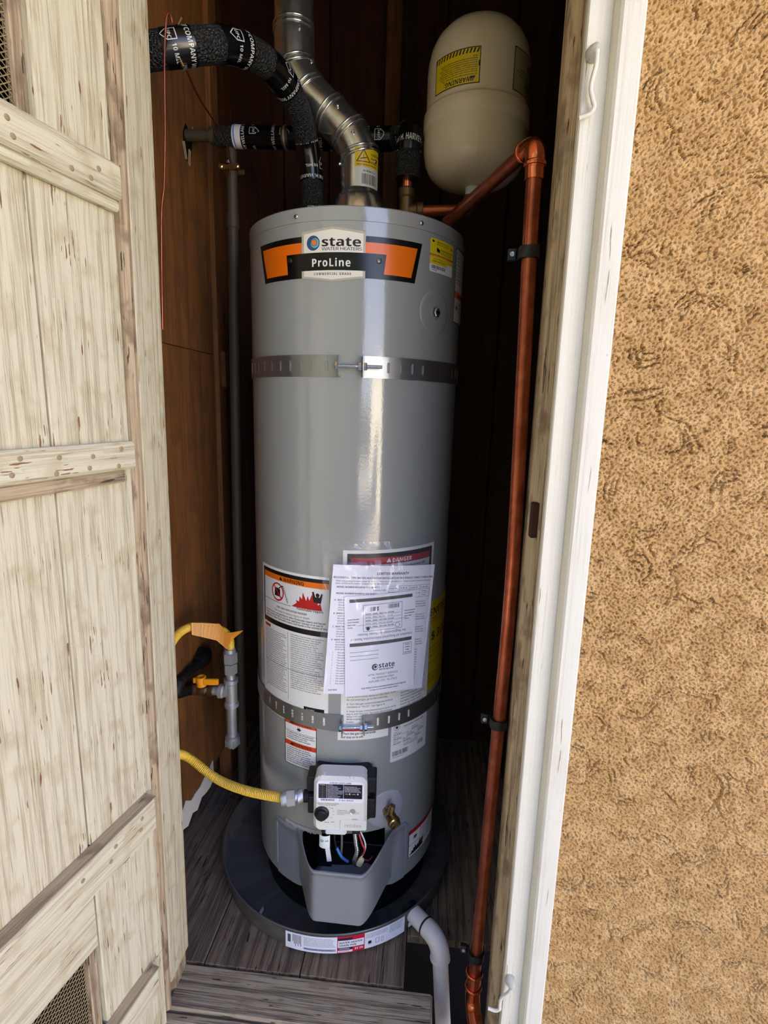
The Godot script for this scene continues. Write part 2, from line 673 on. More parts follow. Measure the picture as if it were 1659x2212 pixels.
	mat("pan_rim", Color(0.42, 0.42, 0.41), 0.35, 0.6)
	mat("chamber", Color(0.03, 0.03, 0.03), 0.9)
	mat("paper", Color(0.93, 0.93, 0.96), 0.8)
	m = mat("clear_film", Color(0.95, 0.96, 0.98, 0.05), 0.03)
	m.transparency = BaseMaterial3D.TRANSPARENCY_ALPHA
	m.cull_mode = BaseMaterial3D.CULL_DISABLED
	mat("red_wire", Color(0.72, 0.20, 0.26), 0.45)
	mat("white_wire", Color(0.85, 0.85, 0.84), 0.45)
	mat("blue_sleeve", Color(0.28, 0.50, 0.78), 0.45)
	mat("grey_wire", Color(0.55, 0.55, 0.54), 0.4, 0.4)
	mat("cream_clip", Color(0.85, 0.80, 0.64), 0.5)
	textured("foam", blotch(256, 256, 193, Color(0.045, 0.045, 0.045), Color(0.30, 0.30, 0.28), 0.11, 0.56, 0.78, 0.1), 0.55)
	M["foam"].heightmap_enabled = true
	M["foam"].heightmap_texture = ImageTexture.create_from_image(grey(256, 256, 191, 0.09, 2))
	M["foam"].heightmap_scale = 0.5
	M["foam"].uv1_scale = Vector3(9, 9, 1)
	mat("dark_gap", Color(0.10, 0.075, 0.055), 0.95)
	M["dark_gap"].metallic_specular = 0.2
	mat("nail_head", Color(0.62, 0.54, 0.40), 0.7)
	mat("rust", Color(0.25, 0.15, 0.10), 0.8, 0.2)
	mat("screen_wire", Color(0.62, 0.54, 0.38), 0.7)
	mat("hedge_leaf", Color(0.10, 0.14, 0.06), 0.8)
	mat("fence_wood", Color(0.88, 0.85, 0.78), 0.8)
	mat("concrete", Color(0.62, 0.59, 0.54), 0.9)
	mat("eave_wood", Color(0.86, 0.76, 0.58), 0.85)

func build_shell() -> void:
	# floor of wide boards running away from the door
	var fl := setting("floor", "worn dark grey-brown wooden boards on the floor of the closet", "floor")
	var edges := [-0.47, -0.255, -0.046, 0.175, 0.46]
	for i in 4:
		var z1 := 0.347 if i < 3 else 0.235
		var b := add("plank", block_mesh(Vector3(edges[i + 1] - edges[i] - 0.0025, 0.02, z1 + 0.52), 0.001, Vector2(i * 0.31, i * 0.17)), M.floor_wood, fl)
		b.position = Vector3((edges[i] + edges[i + 1]) / 2, -0.010 - 0.0008 * (i % 2), (z1 - 0.52) / 2)
	var sub := add("subfloor", block_mesh(Vector3(1.0, 0.03, 1.1), 0.001), M.dark_gap, fl)
	sub.position = Vector3(0.0, -0.34, -0.01)
	# side wall of plywood on the left, ending on a stud
	var wl := setting("wall_left", "brown weathered plywood wall of the closet behind the yellow gas hose", "wall")
	var ys := [0.125, 1.306, 2.5]
	for i in 2:
		var p := add("panel", block_mesh(Vector3(0.02, ys[i + 1] - ys[i] - 0.0015, 0.60), 0.0008, Vector2(0.1 + 0.4 * i, 0.3)), M.brown_wood, wl)
		p.position = Vector3(-0.430, (ys[i] + ys[i + 1]) / 2, 0.092)
	var stud := add("stud", block_mesh(Vector3(0.038, 2.5, 0.05), 0.002), M.brown_wood, wl)
	stud.position = Vector3(-0.428, 1.25, -0.235)
	var back := add("sheathing", block_mesh(Vector3(0.03, 2.62, 1.02), 0.002), M.brown_wood, wl)
	back.position = Vector3(-0.485, 1.25, -0.06)
	var hole := PackedVector2Array()
	rng.seed = 31
	for i in 14:
		hole.append(Vector2(cos(TAU * i / 14) * 0.026, sin(TAU * i / 14) * 0.042 - 0.012) * rng.randf_range(0.75, 1.15))
	add("broken_hole", slab_mesh(hole, 0.0, 0.0012, 0.0, Transform3D(Basis(Vector3.UP, PI / 2), Vector3(-0.4205, 1.78, -0.095))), M.dark_gap, wl)
	for q in [[1.748, -0.075, 0.3], [1.742, -0.098, -0.2], [1.80, -0.118, 2.8]]:
		var sp := add("splinter", block_mesh(Vector3(0.003, 0.035, 0.009), 0.001), M.dirty_wood, wl)
		sp.transform = Transform3D(Basis(Vector3.RIGHT, q[2]), Vector3(-0.418, q[0], q[1]))
	var knot := add("knot", block_mesh(Vector3(0.018, 0.10, 0.03), 0.006), M.brown_wood, wl)
	knot.position = Vector3(-0.408, 1.27, -0.245)
	# back wall of boards
	var wb := setting("wall_back", "dark brown board wall behind the water heater", "wall")
	var x := -0.50
	for i in 6:
		var w: float = [0.19, 0.14, 0.20, 0.14, 0.20, 0.15][i]
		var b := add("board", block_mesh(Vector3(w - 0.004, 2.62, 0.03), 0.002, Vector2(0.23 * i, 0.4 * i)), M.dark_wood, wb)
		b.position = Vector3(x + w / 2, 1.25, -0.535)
		x += w
	var cover := add("sheathing", block_mesh(Vector3(1.08, 2.62, 0.03), 0.002), M.dark_gap, wb)
	cover.position = Vector3(0.0, 1.25, -0.566)
	var st2 := add("stud", block_mesh(Vector3(0.045, 2.4, 0.03), 0.002, Vector2(0.6, 0.1)), M.brown_wood, wb)
	st2.position = Vector3(0.02, 1.3, -0.504)
	var wr := setting("wall_right", "unlit brown board wall on the right side of the closet", "wall")
	for i in 4:
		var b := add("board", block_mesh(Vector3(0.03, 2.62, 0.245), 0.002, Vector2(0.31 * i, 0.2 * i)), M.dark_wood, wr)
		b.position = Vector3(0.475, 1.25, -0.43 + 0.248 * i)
	var ce := setting("ceiling", "dark board ceiling of the closet", "ceiling")
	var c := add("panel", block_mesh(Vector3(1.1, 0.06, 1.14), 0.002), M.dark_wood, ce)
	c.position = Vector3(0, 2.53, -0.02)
	# front wall: dashed stucco at the right of the door, plain beyond the view
	var wf := setting("wall_front", "tan rough stucco wall at the right of the door opening", "wall")
	add("stucco_face", stucco_sheet(0.380, 0.80, -0.12, 1.90, 0.0012), M.stucco, wf)
	var rest := add("wall_body", block_mesh(Vector3(3.6, 3.0, 0.15), 0.002), M.stucco, wf)
	rest.position = Vector3(2.19, 1.38, 0.458)
	var up := add("wall_body", block_mesh(Vector3(0.80, 0.78, 0.15), 0.002), M.stucco, wf)
	up.position = Vector3(0.0, 2.49, 0.458)
	var lf := add("wall_body", block_mesh(Vector3(3.6, 3.0, 0.15), 0.002), M.stucco, wf)
	lf.position = Vector3(-2.16, 1.38, 0.458)
	var roof := setting("ceiling_eave", "boards under the roof overhang above the door", "eave")
	for i in 6:
		var b := add("board", block_mesh(Vector3(7.0, 0.03, 0.148), 0.002), M.eave_wood, roof)
		b.position = Vector3(0, 2.5, 0.61 + 0.15 * i)
	var fas := add("fascia", block_mesh(Vector3(7.0, 0.45, 0.04), 0.004), M.eave_wood, roof)
	fas.position = Vector3(0, 2.68, 1.45)
	var rf := add("roof_deck", block_mesh(Vector3(7.0, 0.12, 3.0), 0.01), M.brown_wood, roof)
	rf.position = Vector3(0, 2.95, -0.1)

func stucco_sheet(x0: float, x1: float, y0: float, y1: float, step: float) -> ArrayMesh:
	var nx := int((x1 - x0) / step) + 1
	var ny := int((y1 - y0) / step) + 1
	var fine := FastNoiseLite.new()
	fine.seed = 3
	fine.frequency = 0.25
	fine.fractal_octaves = 2
	var rough := FastNoiseLite.new()
	rough.seed = 5
	rough.frequency = 0.11
	rough.fractal_octaves = 2
	var warp := FastNoiseLite.new()
	warp.seed = 9
	warp.frequency = 0.012
	warp.fractal_octaves = 1
	warp.domain_warp_enabled = true
	warp.domain_warp_amplitude = 14.0
	warp.domain_warp_frequency = 0.02
	var gap := FastNoiseLite.new()
	gap.seed = 13
	gap.frequency = 0.022
	gap.fractal_octaves = 2
	var ga := gap.get_image(nx, ny, false, false, true).get_data()
	var fa := fine.get_image(nx, ny, false, false, true).get_data()
	var ra := rough.get_image(nx, ny, false, false, true).get_data()
	var wa := warp.get_image(nx, ny, false, false, true).get_data()
	var h := PackedFloat32Array()
	h.resize(nx * ny)
	for i in nx * ny:
		var f := fa[i] / 255.0 - 0.5
		var r := ra[i] / 255.0
		var w := wa[i] / 255.0
		# trowelled flats with torn edges over a sandy ground
		var m := ga[i] / 255.0
		var torn := 0.0
		for c in [0.40, 0.50, 0.60]:
			torn = maxf(torn, 1.0 - ss(0.002, 0.010, absf(w - c)))
		torn *= ss(0.56, 0.66, m)
		var lift := (ss(0.40, 0.43, w) + ss(0.60, 0.63, w)) * 0.0012
		h[i] = 0.5445 + f * 0.0016 + (r - 0.5) * 0.0022 + lift - maxf(ss(0.02, 0.28, f) * 0.0036, maxf(torn * 0.0075, ss(0.80, 0.86, r) * 0.006))
	var vs := PackedVector3Array()
	var ns := PackedVector3Array()
	var uv := PackedVector2Array()
	vs.resize(nx * ny)
	ns.resize(nx * ny)
	uv.resize(nx * ny)
	for j in ny:
		for i in nx:
			var k := j * nx + i
			vs[k] = Vector3(x0 + i * step, y0 + j * step, h[k])
			var dx := h[j * nx + mini(i + 1, nx - 1)] - h[j * nx + maxi(i - 1, 0)]
			var dy := h[mini(j + 1, ny - 1) * nx + i] - h[maxi(j - 1, 0) * nx + i]
			ns[k] = Vector3(-dx / (2 * step), -dy / (2 * step), 1).normalized()
			uv[k] = Vector2(i * step, j * step)
	var ix := PackedInt32Array()
	ix.resize((nx - 1) * (ny - 1) * 6)
	var at := 0
	for j in ny - 1:
		for i in nx - 1:
			var a := j * nx + i
			for q in [a, a + nx, a + nx + 1, a, a + nx + 1, a + 1]:
				ix[at] = q
				at += 1
	var arr := []
	arr.resize(Mesh.ARRAY_MAX)
	arr[Mesh.ARRAY_VERTEX] = vs
	arr[Mesh.ARRAY_NORMAL] = ns
	arr[Mesh.ARRAY_TEX_UV] = uv
	arr[Mesh.ARRAY_INDEX] = ix
	var me := ArrayMesh.new()
	me.add_surface_from_arrays(Mesh.PRIMITIVE_TRIANGLES, arr)
	return me

# door leaf, opened outwards: t runs from the hinge to the free end, out is towards the opening
func build_door() -> void:
	var d := setting("door_1", "old cream-painted board door with cross battens, standing open on the left", "door")
	var an := deg_to_rad(11.5)
	d.transform = Transform3D(Basis(Vector3(-sin(an), 0, cos(an)), Vector3.UP, Vector3(-cos(an), 0, -sin(an))), Vector3(-0.275, 0, 0.495))
	# local: x = t, y = up, -z = out of the leaf towards the camera
	var y0 := 0.02
	var y1 := 1.98
	var plank := func(t0: float, t1: float, a: float, b: float, k: int) -> void:
		var p := add("plank", block_mesh(Vector3(t1 - t0 - 0.003, b - a, 0.024), 0.0015, Vector2(0.11 * k, 0.29 * k)), M.door_paint, d)
		p.position = Vector3((t0 + t1) / 2, (a + b) / 2, 0.012)
	plank.call(-0.022, 0.092, 1.48, y1, 0)
	plank.call(-0.022, 0.112, 0.53, 1.48, 1)
	plank.call(-0.022, 0.110, 0.19, 0.53, 2)
	plank.call(-0.022, 0.110, y0, 0.19, 3)
	plank.call(0.112, 0.300, 0.51, 1.46, 4)
	plank.call(0.110, 0.300, 0.352, 0.51, 5)
	plank.call(0.300, 0.46, 0.352, 1.46, 6)
	plank.call(0.46, 0.60, y0, y1, 7)
	plank.call(0.110, 0.46, y0, 0.15, 8)
	plank.call(0.105, 0.46, 1.88, y1, 9)
	# battens across the leaf, with their nails
	var batten := func(ya: float, yb: float, t0: float, thick: float, k: int, nails: Array, m := "door_paint") -> void:
		var b := add("batten", block_mesh(Vector3(0.575 - t0, yb - ya, thick), 0.004, Vector2(0.07 * k, 0.41 * k)), M[m], d)
		b.position = Vector3((0.575 + t0) / 2, (ya + yb) / 2, -thick / 2)
		for q in nails:
			var n := add("nail", lathe_mesh([Vector2(0.0035, -0.001), Vector2(0.0033, 0.0008), Vector2(0.002, 0.0013), Vector2(0, 0.0014)], along(Vector3.ZERO, Vector3(0, 0, -1)), 10, false), M.nail_head, b)
			n.position = Vector3(q[0] - (0.575 + t0) / 2, q[1] - (ya + yb) / 2, -thick / 2)
	batten.call(1.447, 1.492, -0.020, 0.018, 0, [[0.145, 1.474], [0.140, 1.458], [0.065, 1.456], [0.022, 1.472], [0.036, 1.456]])
	batten.call(1.433, 1.447, -0.018, 0.013, 1, [])
	batten.call(1.082, 1.122, -0.014, 0.018, 2, [[0.171, 1.112], [0.119, 1.109], [0.067, 1.106], [0.016, 1.113], [0.183, 1.094], [0.125, 1.089], [0.074, 1.091], [0.023, 1.089]])
	batten.call(1.063, 1.082, 0.002, 0.011, 3, [], "dirty_wood")
	batten.call(0.470, 0.530, -0.004, 0.022, 4, [[0.030, 0.516], [0.034, 0.498], [0.086, 0.514], [0.097, 0.497], [0.147, 0.512]])
	for q in [[0.531, -0.004, 0.022], [0.197, 0.012, 0.020]]:
		var e := add("weathered_edge", block_mesh(Vector3(0.575 - q[1], 0.0016, q[2]), 0.0006, Vector2(0.2, 0.5)), M.dirty_wood, d)
		e.position = Vector3((0.575 + q[1]) / 2, q[0], -q[2] / 2)
	batten.call(0.457, 0.470, -0.001, 0.014, 5, [])
	batten.call(0.145, 0.196, 0.012, 0.020, 6, [])
	# vent openings: a stop along the opening and an expanded metal screen
	for v in [[0.092, 1.492, 1.88], [0.110, 0.15, 0.352]]:
		var s := add("screen_stop", block_mesh(Vector3(0.016, v[2] - v[1], 0.014), 0.002, Vector2(0.3, v[1])), M.dirty_wood, d)
		s.position = Vector3(v[0] + 0.010, (v[1] + v[2]) / 2, 0.012)
		var st := ST()
		var ta: float = v[0] + 0.017
		var tb := 0.46
		var hh: float = v[2] - v[1]
		var i := -60
		while i < 100:
			for sl in [1.0, -1.0]:
				# wires rising or falling at an angle, cut to the opening
				var a := Vector2(ta + i * 0.0105, v[1])
				var b := a + Vector2(hh * 1.4 * sl, hh)
				var pa := a
				var pb := b
				if pa.x < ta or pb.x < ta or pa.x > tb or pb.x > tb:
					var lo := ta
					var hi := tb
					if maxf(pa.x, pb.x) <= lo or minf(pa.x, pb.x) >= hi:
						continue
					if pa.x < lo:
						pa = a.lerp(b, (lo - a.x) / (b.x - a.x))
					elif pa.x > hi:
						pa = a.lerp(b, (hi - a.x) / (b.x - a.x))
					if pb.x < lo:
						pb = a.lerp(b, (lo - a.x) / (b.x - a.x))
					elif pb.x > hi:
						pb = a.lerp(b, (hi - a.x) / (b.x - a.x))
				tube(st, [Vector3(pa.x, pa.y, 0.012), Vector3(pb.x, pb.y, 0.0125)], 0.0007, 4, false)
			i += 1
		var o := add("screen", done(st), M.screen_wire, d)
		o.set_meta("kind", "stuff")
	var backing := add("vent_slat", block_mesh(Vector3(0.60, 2.0, 0.004), 0.001), M.dark_gap, d)
	backing.position = Vector3(0.29, 1.0, 0.060)

# a board whose cross section (x, z) is drawn once for its lower and once for its upper end
func loft(called: String, poly2: Array, ya: float, yb: float, shift: Vector2, m: Material, parent: Node, off := 0.0) -> MeshInstance3D:
	var st := ST()
	var area := 0.0
	for i in poly2.size():
		area += poly2[i].cross(poly2[(i + 1) % poly2.size()])
	if area > 0:
		poly2.reverse()
	var n := poly2.size()
	var run := 0.0
	for i in n:
		var a: Vector2 = poly2[i]
		var b: Vector2 = poly2[(i + 1) % n]
		var l := a.distance_to(b)
		var steps := maxi(1, int((yb - ya) / 0.25))
		for k in steps:
			var u0 := float(k) / steps
			var u1 := float(k + 1) / steps
			var p := func(q: Vector2, u: float) -> Vector3: return Vector3(q.x + shift.x * u, lerpf(ya, yb, u), q.y + shift.y * u)
			quad(st, p.call(a, u1), p.call(b, u1), p.call(b, u0), p.call(a, u0), Vector2(run + off, lerpf(ya, yb, u1)), Vector2(run + l + off, lerpf(ya, yb, u1)), Vector2(run + l + off, lerpf(ya, yb, u0)), Vector2(run + off, lerpf(ya, yb, u0)), -1)
		run += l
	var flat := PackedVector2Array(poly2)
	var idx := Geometry2D.triangulate_polygon(flat)
	for i in range(0, idx.size(), 3):
		for e in 2:
			var t: Array = []
			for k in 3:
				var q := flat[idx[i + k]] + shift * e
				t.append(Vector3(q.x, yb if e else ya, q.y))
			var up: float = (t[1] - t[0]).cross(t[2] - t[0]).y
			if (up > 0) == (e == 1):
				t.reverse()
			tri(st, t[0], t[1], t[2])
	return add(called, done(st), m, parent)

func arc2(c: Vector2, r: float, a0: float, a1: float, n := 5) -> Array:
	var o: Array = []
	for i in n + 1:
		var a := deg_to_rad(lerpf(a0, a1, float(i) / n))
		o.append(c + Vector2(cos(a), sin(a)) * r)
	return o

func build_trim() -> void:
	# right jamb: flat, bead and rabbet in bare dirty wood (sections drawn clockwise from above: x right, z towards the camera)
	var sh := Vector2(-0.0065, 0)
	var j := setting("trim_1", "bare dirt-stained wooden jamb with a rounded bead, right of the copper pipe", "door jamb")
	var sec: Array = [Vector2(0.40, 0.370), Vector2(0.341, 0.370), Vector2(0.340, 0.455)]
	sec += [Vector2(0.331, 0.459), Vector2(0.327, 0.467), Vector2(0.327, 0.478), Vector2(0.331, 0.487), Vector2(0.341, 0.492), Vector2(0.342, 0.532), Vector2(0.40, 0.532)]
	loft("jamb_board", sec, -0.11, 2.1, sh, M.dirty_wood, j)
	var burn := add("scorched_patch", block_mesh(Vector3(0.012, 0.052, 0.034), 0.002), M.rust, j)
	burn.position = Vector3(0.3305, 1.032, 0.474)
	var c := setting("trim_2", "white painted door casing of two stepped boards beside the stucco", "door casing")
	sec = [Vector2(0.337, 0.520), Vector2(0.3355, 0.538), Vector2(0.337, 0.540), Vector2(0.362, 0.540), Vector2(0.364, 0.5385)]
	sec.append(Vector2(0.364, 0.520))
	loft("casing_board", sec, -0.11, 2.1, sh, M.white_paint, c, 0.1)
	sec = [Vector2(0.364, 0.520), Vector2(0.364, 0.5385), Vector2(0.3650, 0.5400), Vector2(0.3660, 0.547), Vector2(0.3685, 0.554), Vector2(0.3715, 0.5565), Vector2(0.393, 0.557), Vector2(0.3955, 0.555), Vector2(0.396, 0.520)]
	loft("casing_moulding", sec, -0.11, 2.1, Vector2(-0.0095, 0), M.white_paint, c, 0.3)
	# left jamb with its stop
	var l := setting("trim_3", "cream-painted jamb board with a dirty stop, between door and closet", "door jamb")
	sh = Vector2(0.017, 0)
	sec = [Vector2(-0.36, 0.348), Vector2(-0.289, 0.348), Vector2(-0.2865, 0.351), Vector2(-0.2865, 0.424), Vector2(-0.292, 0.427), Vector2(-0.36, 0.427)]
	loft("jamb_board", sec, 0.045, 2.1, sh, M.door_paint, l)
	sec = [Vector2(-0.36, 0.4275), Vector2(-0.290, 0.4275), Vector2(-0.2865, 0.430), Vector2(-0.284, 0.434)]
	sec += [Vector2(-0.284, 0.441), Vector2(-0.290, 0.446), Vector2(-0.294, 0.452), Vector2(-0.294, 0.470), Vector2(-0.36, 0.47)]
	loft("stop_moulding", sec, 0.0, 2.1, sh, M.dirty_wood, l)
	sec = [Vector2(-0.36, 0.4705), Vector2(-0.290, 0.4705), Vector2(-0.2885, 0.473), Vector2(-0.2885, 0.5), Vector2(-0.36, 0.5)]
	loft("jamb_strip", sec, 0.0, 2.1, sh, M.door_paint, l)
	sec = [Vector2(-0.345, 0.352), Vector2(-0.293, 0.352), Vector2(-0.290, 0.40), Vector2(-0.345, 0.42)]
	loft("rotten_end", sec, -0.02, 0.07, Vector2.ZERO, M.dirty_wood, l)
	var hd := setting("trim_4", "head board across the top of the door opening", "door head")
	var h := add("head_board", block_mesh(Vector3(0.75, 0.09, 0.17), 0.002), M.dirty_wood, hd)
	h.position = Vector3(0.03, 2.135, 0.452)
	# sill
	var t := setting("trim_5", "weathered grey wooden door sill in front of the drain pan", "door sill")
	var s := add("sill_board", block_mesh(Vector3(0.53, 0.028, 0.088), 0.004, Vector2(0.2, 0.1)), M.sill_wood, t)
	s.position = Vector3(-0.031, -0.015, 0.394)
	var n := add("sill_nosing", block_mesh(Vector3(0.53, 0.03, 0.022), 0.006, Vector2(0.5, 0.6)), M.sill_wood, t)
	n.position = Vector3(-0.031, -0.019, 0.450)
	var f := add("sill_apron", block_mesh(Vector3(0.75, 0.09, 0.03), 0.003, Vector2(0.7, 0.2)), M.dirty_wood, t)
	f.position = Vector3(0.02, -0.085, 0.44)

func build_yard() -> void:
	var g := setting("floor_outside", "pale concrete paving of the yard outside the door", "paving")
	for i in 5:
		for k in 5:
			var s := add("slab", block_mesh(Vector3(2.19, 0.1, 2.19), 0.006), M.concrete, g)
			s.position = Vector3(-4.4 + 2.2 * i, -0.20, 1.6 + 2.2 * k)
	var w := setting("wall_opposite", "low sunlit cream wall at the right side of the yard", "garden wall")
	for i in 9:
		var b := add("panel", block_mesh(Vector3(0.16, 1.85, 0.59), 0.006), M.fence_wood, w)
		b.position = Vector3(3.4, 0.77, 1.9 + 0.6 * i)
	for h in [[Vector3(-1.9, 1.9, 3.8), 0.0, Vector3(2.9, 2.3, 0.5), "tall clipped dark green hedge standing in the yard opposite the door"], [Vector3(-5.6, 1.9, 2.4), 90.0, Vector3(1.7, 2.3, 0.5), "tall clipped dark green hedge along the left side of the yard"]]:
		var st := ST()
		var nz := FastNoiseLite.new()
		nz.seed = 21
		nz.frequency = 1.6
		nz.fractal_octaves = 3
		var rows: Array = []
		for i in 25:
			var row := PackedVector3Array()
			var ph := PI * i / 24.0
			for k in 61:
				var a := TAU * k / 60.0
				var p := Vector3(sin(ph) * cos(a), cos(ph), sin(ph) * sin(a))
				var q := Vector3(signf(p.x) * pow(absf(p.x), 0.5) * h[2].x, signf(p.y) * pow(absf(p.y), 0.5) * h[2].y, signf(p.z) * pow(absf(p.z), 0.5) * h[2].z)
				row.append(q * (1.0 + 0.12 * nz.get_noise_3dv(q)))
			rows.append(row)
		grid(st, rows, [], 1)
		var o := add("hedge", done(st), M.hedge_leaf)
		o.position = h[0]
		o.rotation_degrees.y = h[1]
		tag(o, h[3], "hedge")

# ------------------------------------------------------------------ water heater
const R := 0.229
var heater: Node3D

func at(deg: float, r: float, y: float) -> Vector3:
	return Vector3(sin(deg_to_rad(deg)) * r, y, cos(deg_to_rad(deg)) * r)

# a frame on the jacket: z out of the jacket, y up
func facing(deg: float, r: float, y: float) -> Transform3D:
	return Transform3D(Basis(Vector3.UP, deg_to_rad(deg)), at(deg, r, y))

func build_heater() -> void:
	heater = thing("water_heater", "tall grey cylindrical gas water heater with orange and black banner, standing in a drain pan", "water heater")
	# jacket with the burner opening left out
	var st := ST()
	var ts: Array = []
	var t := -180.0
	while t <= 180.0:
		ts.append(t)
		t += 3.0
	var ys := [0.085, 0.105, 0.245, 0.5, 1.0, 1.503]
	for i in ys.size() - 1:
		for k in ts.size() - 1:
			if i == 1 and ts[k] >= -18.0 and ts[k] < 30.0:
				continue
			quad(st, at(ts[k], R, ys[i + 1]), at(ts[k + 1], R, ys[i + 1]), at(ts[k + 1], R, ys[i]), at(ts[k], R, ys[i]), Vector2(ts[k] / 60, ys[i + 1]), Vector2(ts[k + 1] / 60, ys[i + 1]), Vector2(ts[k + 1] / 60, ys[i]), Vector2(ts[k] / 60, ys[i]), 1)
	# turned-in edges round the opening
	for k in ts.size() - 1:
		if ts[k] >= -18.0 and ts[k] < 30.0:
			quad(st, at(ts[k], R, 0.245), at(ts[k + 1], R, 0.245), at(ts[k + 1], R - 0.012, 0.243), at(ts[k], R - 0.012, 0.243), Vector2.ZERO, Vector2.ZERO, Vector2.ZERO, Vector2.ZERO, 2)
	add("jacket", done(st), M.tank_paint, heater)
	add("chamber", lathe_mesh([Vector2(0.165, 0.06), Vector2(0.165, 0.28), Vector2(R - 0.013, 0.28)], Transform3D(), 40), M.chamber, heater)
	# lid with its skirt
	add("top_lid", lathe_mesh([Vector2(R - 0.001, 1.503), Vector2(R + 0.0012, 1.5032), Vector2(R + 0.0012, 1.526), Vector2(R - 0.002, 1.5285), Vector2(0.0, 1.5285)], Transform3D(), 90), M.tank_paint, heater)
	add("base_ring", lathe_mesh([Vector2(0.208, 0.004), Vector2(0.212, 0.004), Vector2(0.212, 0.018), Vector2(0.200, 0.02), Vector2(0.200, 0.09)], Transform3D(), 60), M.black_iron, heater)
	for a in [-20.8, 38.4, 87.7, -80.0]:
		screw(facing(a, R + 0.0012, 1.5135), 0.0042, "zinc", "lid_screw")
	screw(facing(-24.3, R + 0.0008, 1.4405), 0.0042, "black_plastic", "banner_screw")
	screw(facing(18.0, R + 0.0008, 1.439), 0.0048, "zinc", "banner_screw")
	# round cover with the anode plug
	var xf := facing(50.0, R - 0.0008, 1.3635)
	st = ST()
	var rows: Array = []
	for i in 4:
		var row := PackedVector3Array()
		var rr: float = [0.0095, 0.034, 0.0405, 0.0415][3 - i]
		var up: float = [0.0010, 0.0010, 0.0008, 0.0][3 - i]
		for k in 49:
			var a := TAU * k / 48
			var dx := cos(a) * rr
			row.append(at(50.0 + rad_to_deg(dx / R), R + up, 1.3635 + sin(a) * rr))
		row.reverse()
		rows.append(row)
	rows.reverse()
	for r in rows:
		r.reverse()
	grid(st, rows, [], 1)
	add("element_cover", done(st), M.tank_paint, heater)
	var plug := lathe_mesh([Vector2(0.013, -0.01), Vector2(0.013, 0.0016), Vector2(0.0115, 0.0026), Vector2(0.0095, 0.0016), Vector2(0.0095, 0.0008)], xf * along(Vector3.ZERO, Vector3(0, 0, 1)), 28)
	add("grommet", plug, M.panel_paint, heater)
	var hx := circle(0.0088, 6)
	add("anode_plug", slab_mesh(hx, -0.004, 0.0075, 0.0015, xf), M.zinc, heater)
	add("plug_socket", lathe_mesh([Vector2(0.0045, 0.0074), Vector2(0.0042, 0.0079), Vector2(0.0, 0.0079)], xf * along(Vector3.ZERO, Vector3(0, 0, 1)), 12), M.black_plastic, heater)
	# burner cover: a panel that swells into a pouch in front
	st = ST()
	var pr: Array = []
	var mid_x := 0.027
	for i in 15:
		var v: float = [0.0, 0.012, 0.07, 0.085, 0.2, 0.4, 0.6, 0.74, 0.82, 0.88, 0.92, 0.95, 0.975, 0.992, 1.0][i]
		var row := PackedVector3Array()
		for c in 81:
			var x := lerpf(-0.139, 0.161, c / 80.0)
			var q := absf(x - mid_x)
			var k := 1.0 - ss(0.047 - 0.006 * v, 0.117 - 0.016 * v, q)
			var front := 0.322 - 0.006 * v - 0.028 * pow(ss(0.78, 1.0, v), 2.0)
			var z := lerpf(sqrt(pow(R + 0.0022, 2) - x * x), front, k)
			if i in [1, 2]:
				z += 0.0022
			var low := lerpf(0.084, 0.157, 1.0 - ss(0.046, 0.108, q))
			row.append(Vector3(x, lerpf(0.236, low, v), z))
		pr.append(row)
	var under := PackedVector3Array()
	for p in pr[14]:
		under.append(Vector3(p.x, p.y + 0.002, minf(p.z, sqrt(R * R - p.x * p.x) - 0.004)))
	pr.append(under)
	grid(st, pr, [], 1)
	# inside of the lip, and its inner face
	var top: PackedVector3Array = pr[0]
	var ins := PackedVector3Array()
	var deep := PackedVector3Array()
	for p in top:
		var f := Vector3(p.x, 0, p.z)
		ins.append(p - f.normalized() * 0.003)
		deep.append(p - f.normalized() * 0.005 - Vector3(0, 0.13, 0))
	grid(st, [ins, top], [], 2)
	grid(st, [deep, ins], [], 3)
	add("burner_cover", done(st), M.panel_paint, heater)
	var lf := add("cover_flange", slab_mesh(round_rect(0.010, 0.115, 0.002), -0.001, 0.0035, 0.001, facing(-38.0, R, 0.165)), M.panel_paint, heater)
	lf.set_meta("label", "folded left edge of the burner cover")
	add("cover_flange", slab_mesh(round_rect(0.008, 0.13, 0.002), -0.001, 0.003, 0.001, facing(45.0, R, 0.165)), M.panel_paint, heater)
	# insulation showing above the pouch
	st = ST()
	rows = [PackedVector3Array(), PackedVector3Array(), PackedVector3Array()]
	rng.seed = 5
	for k in 33:
		var a := -30.0 + k * 0.75
		rows[0].append(at(a, R + 0.0012, 0.246 + rng.randf_range(-0.0015, 0.0015)))
		rows[1].append(at(a, R + 0.0030 + rng.randf_range(0, 0.0006), 0.242))
		rows[2].append(at(a, R + 0.002, 0.236 + rng.randf_range(-0.004, 0.003)))
	grid(st, rows, [], 1)
	add("insulation_edge", done(st), mat("fibre", Color(0.62, 0.62, 0.60), 0.95), heater)
	# burner parts seen through the opening
	var bk := add("igniter_box", block_mesh(Vector3(0.034, 0.06, 0.02), 0.003), M.black_plastic, heater)
	bk.position = Vector3(-0.018, 0.185, 0.222)
	bk = add("manifold_plate", block_mesh(Vector3(0.13, 0.09, 0.006), 0.003), M.black_iron, heater)
	bk.position = Vector3(0.055, 0.16, 0.205)
	# drain cock on its round plate
	st = ST()
	rows = []
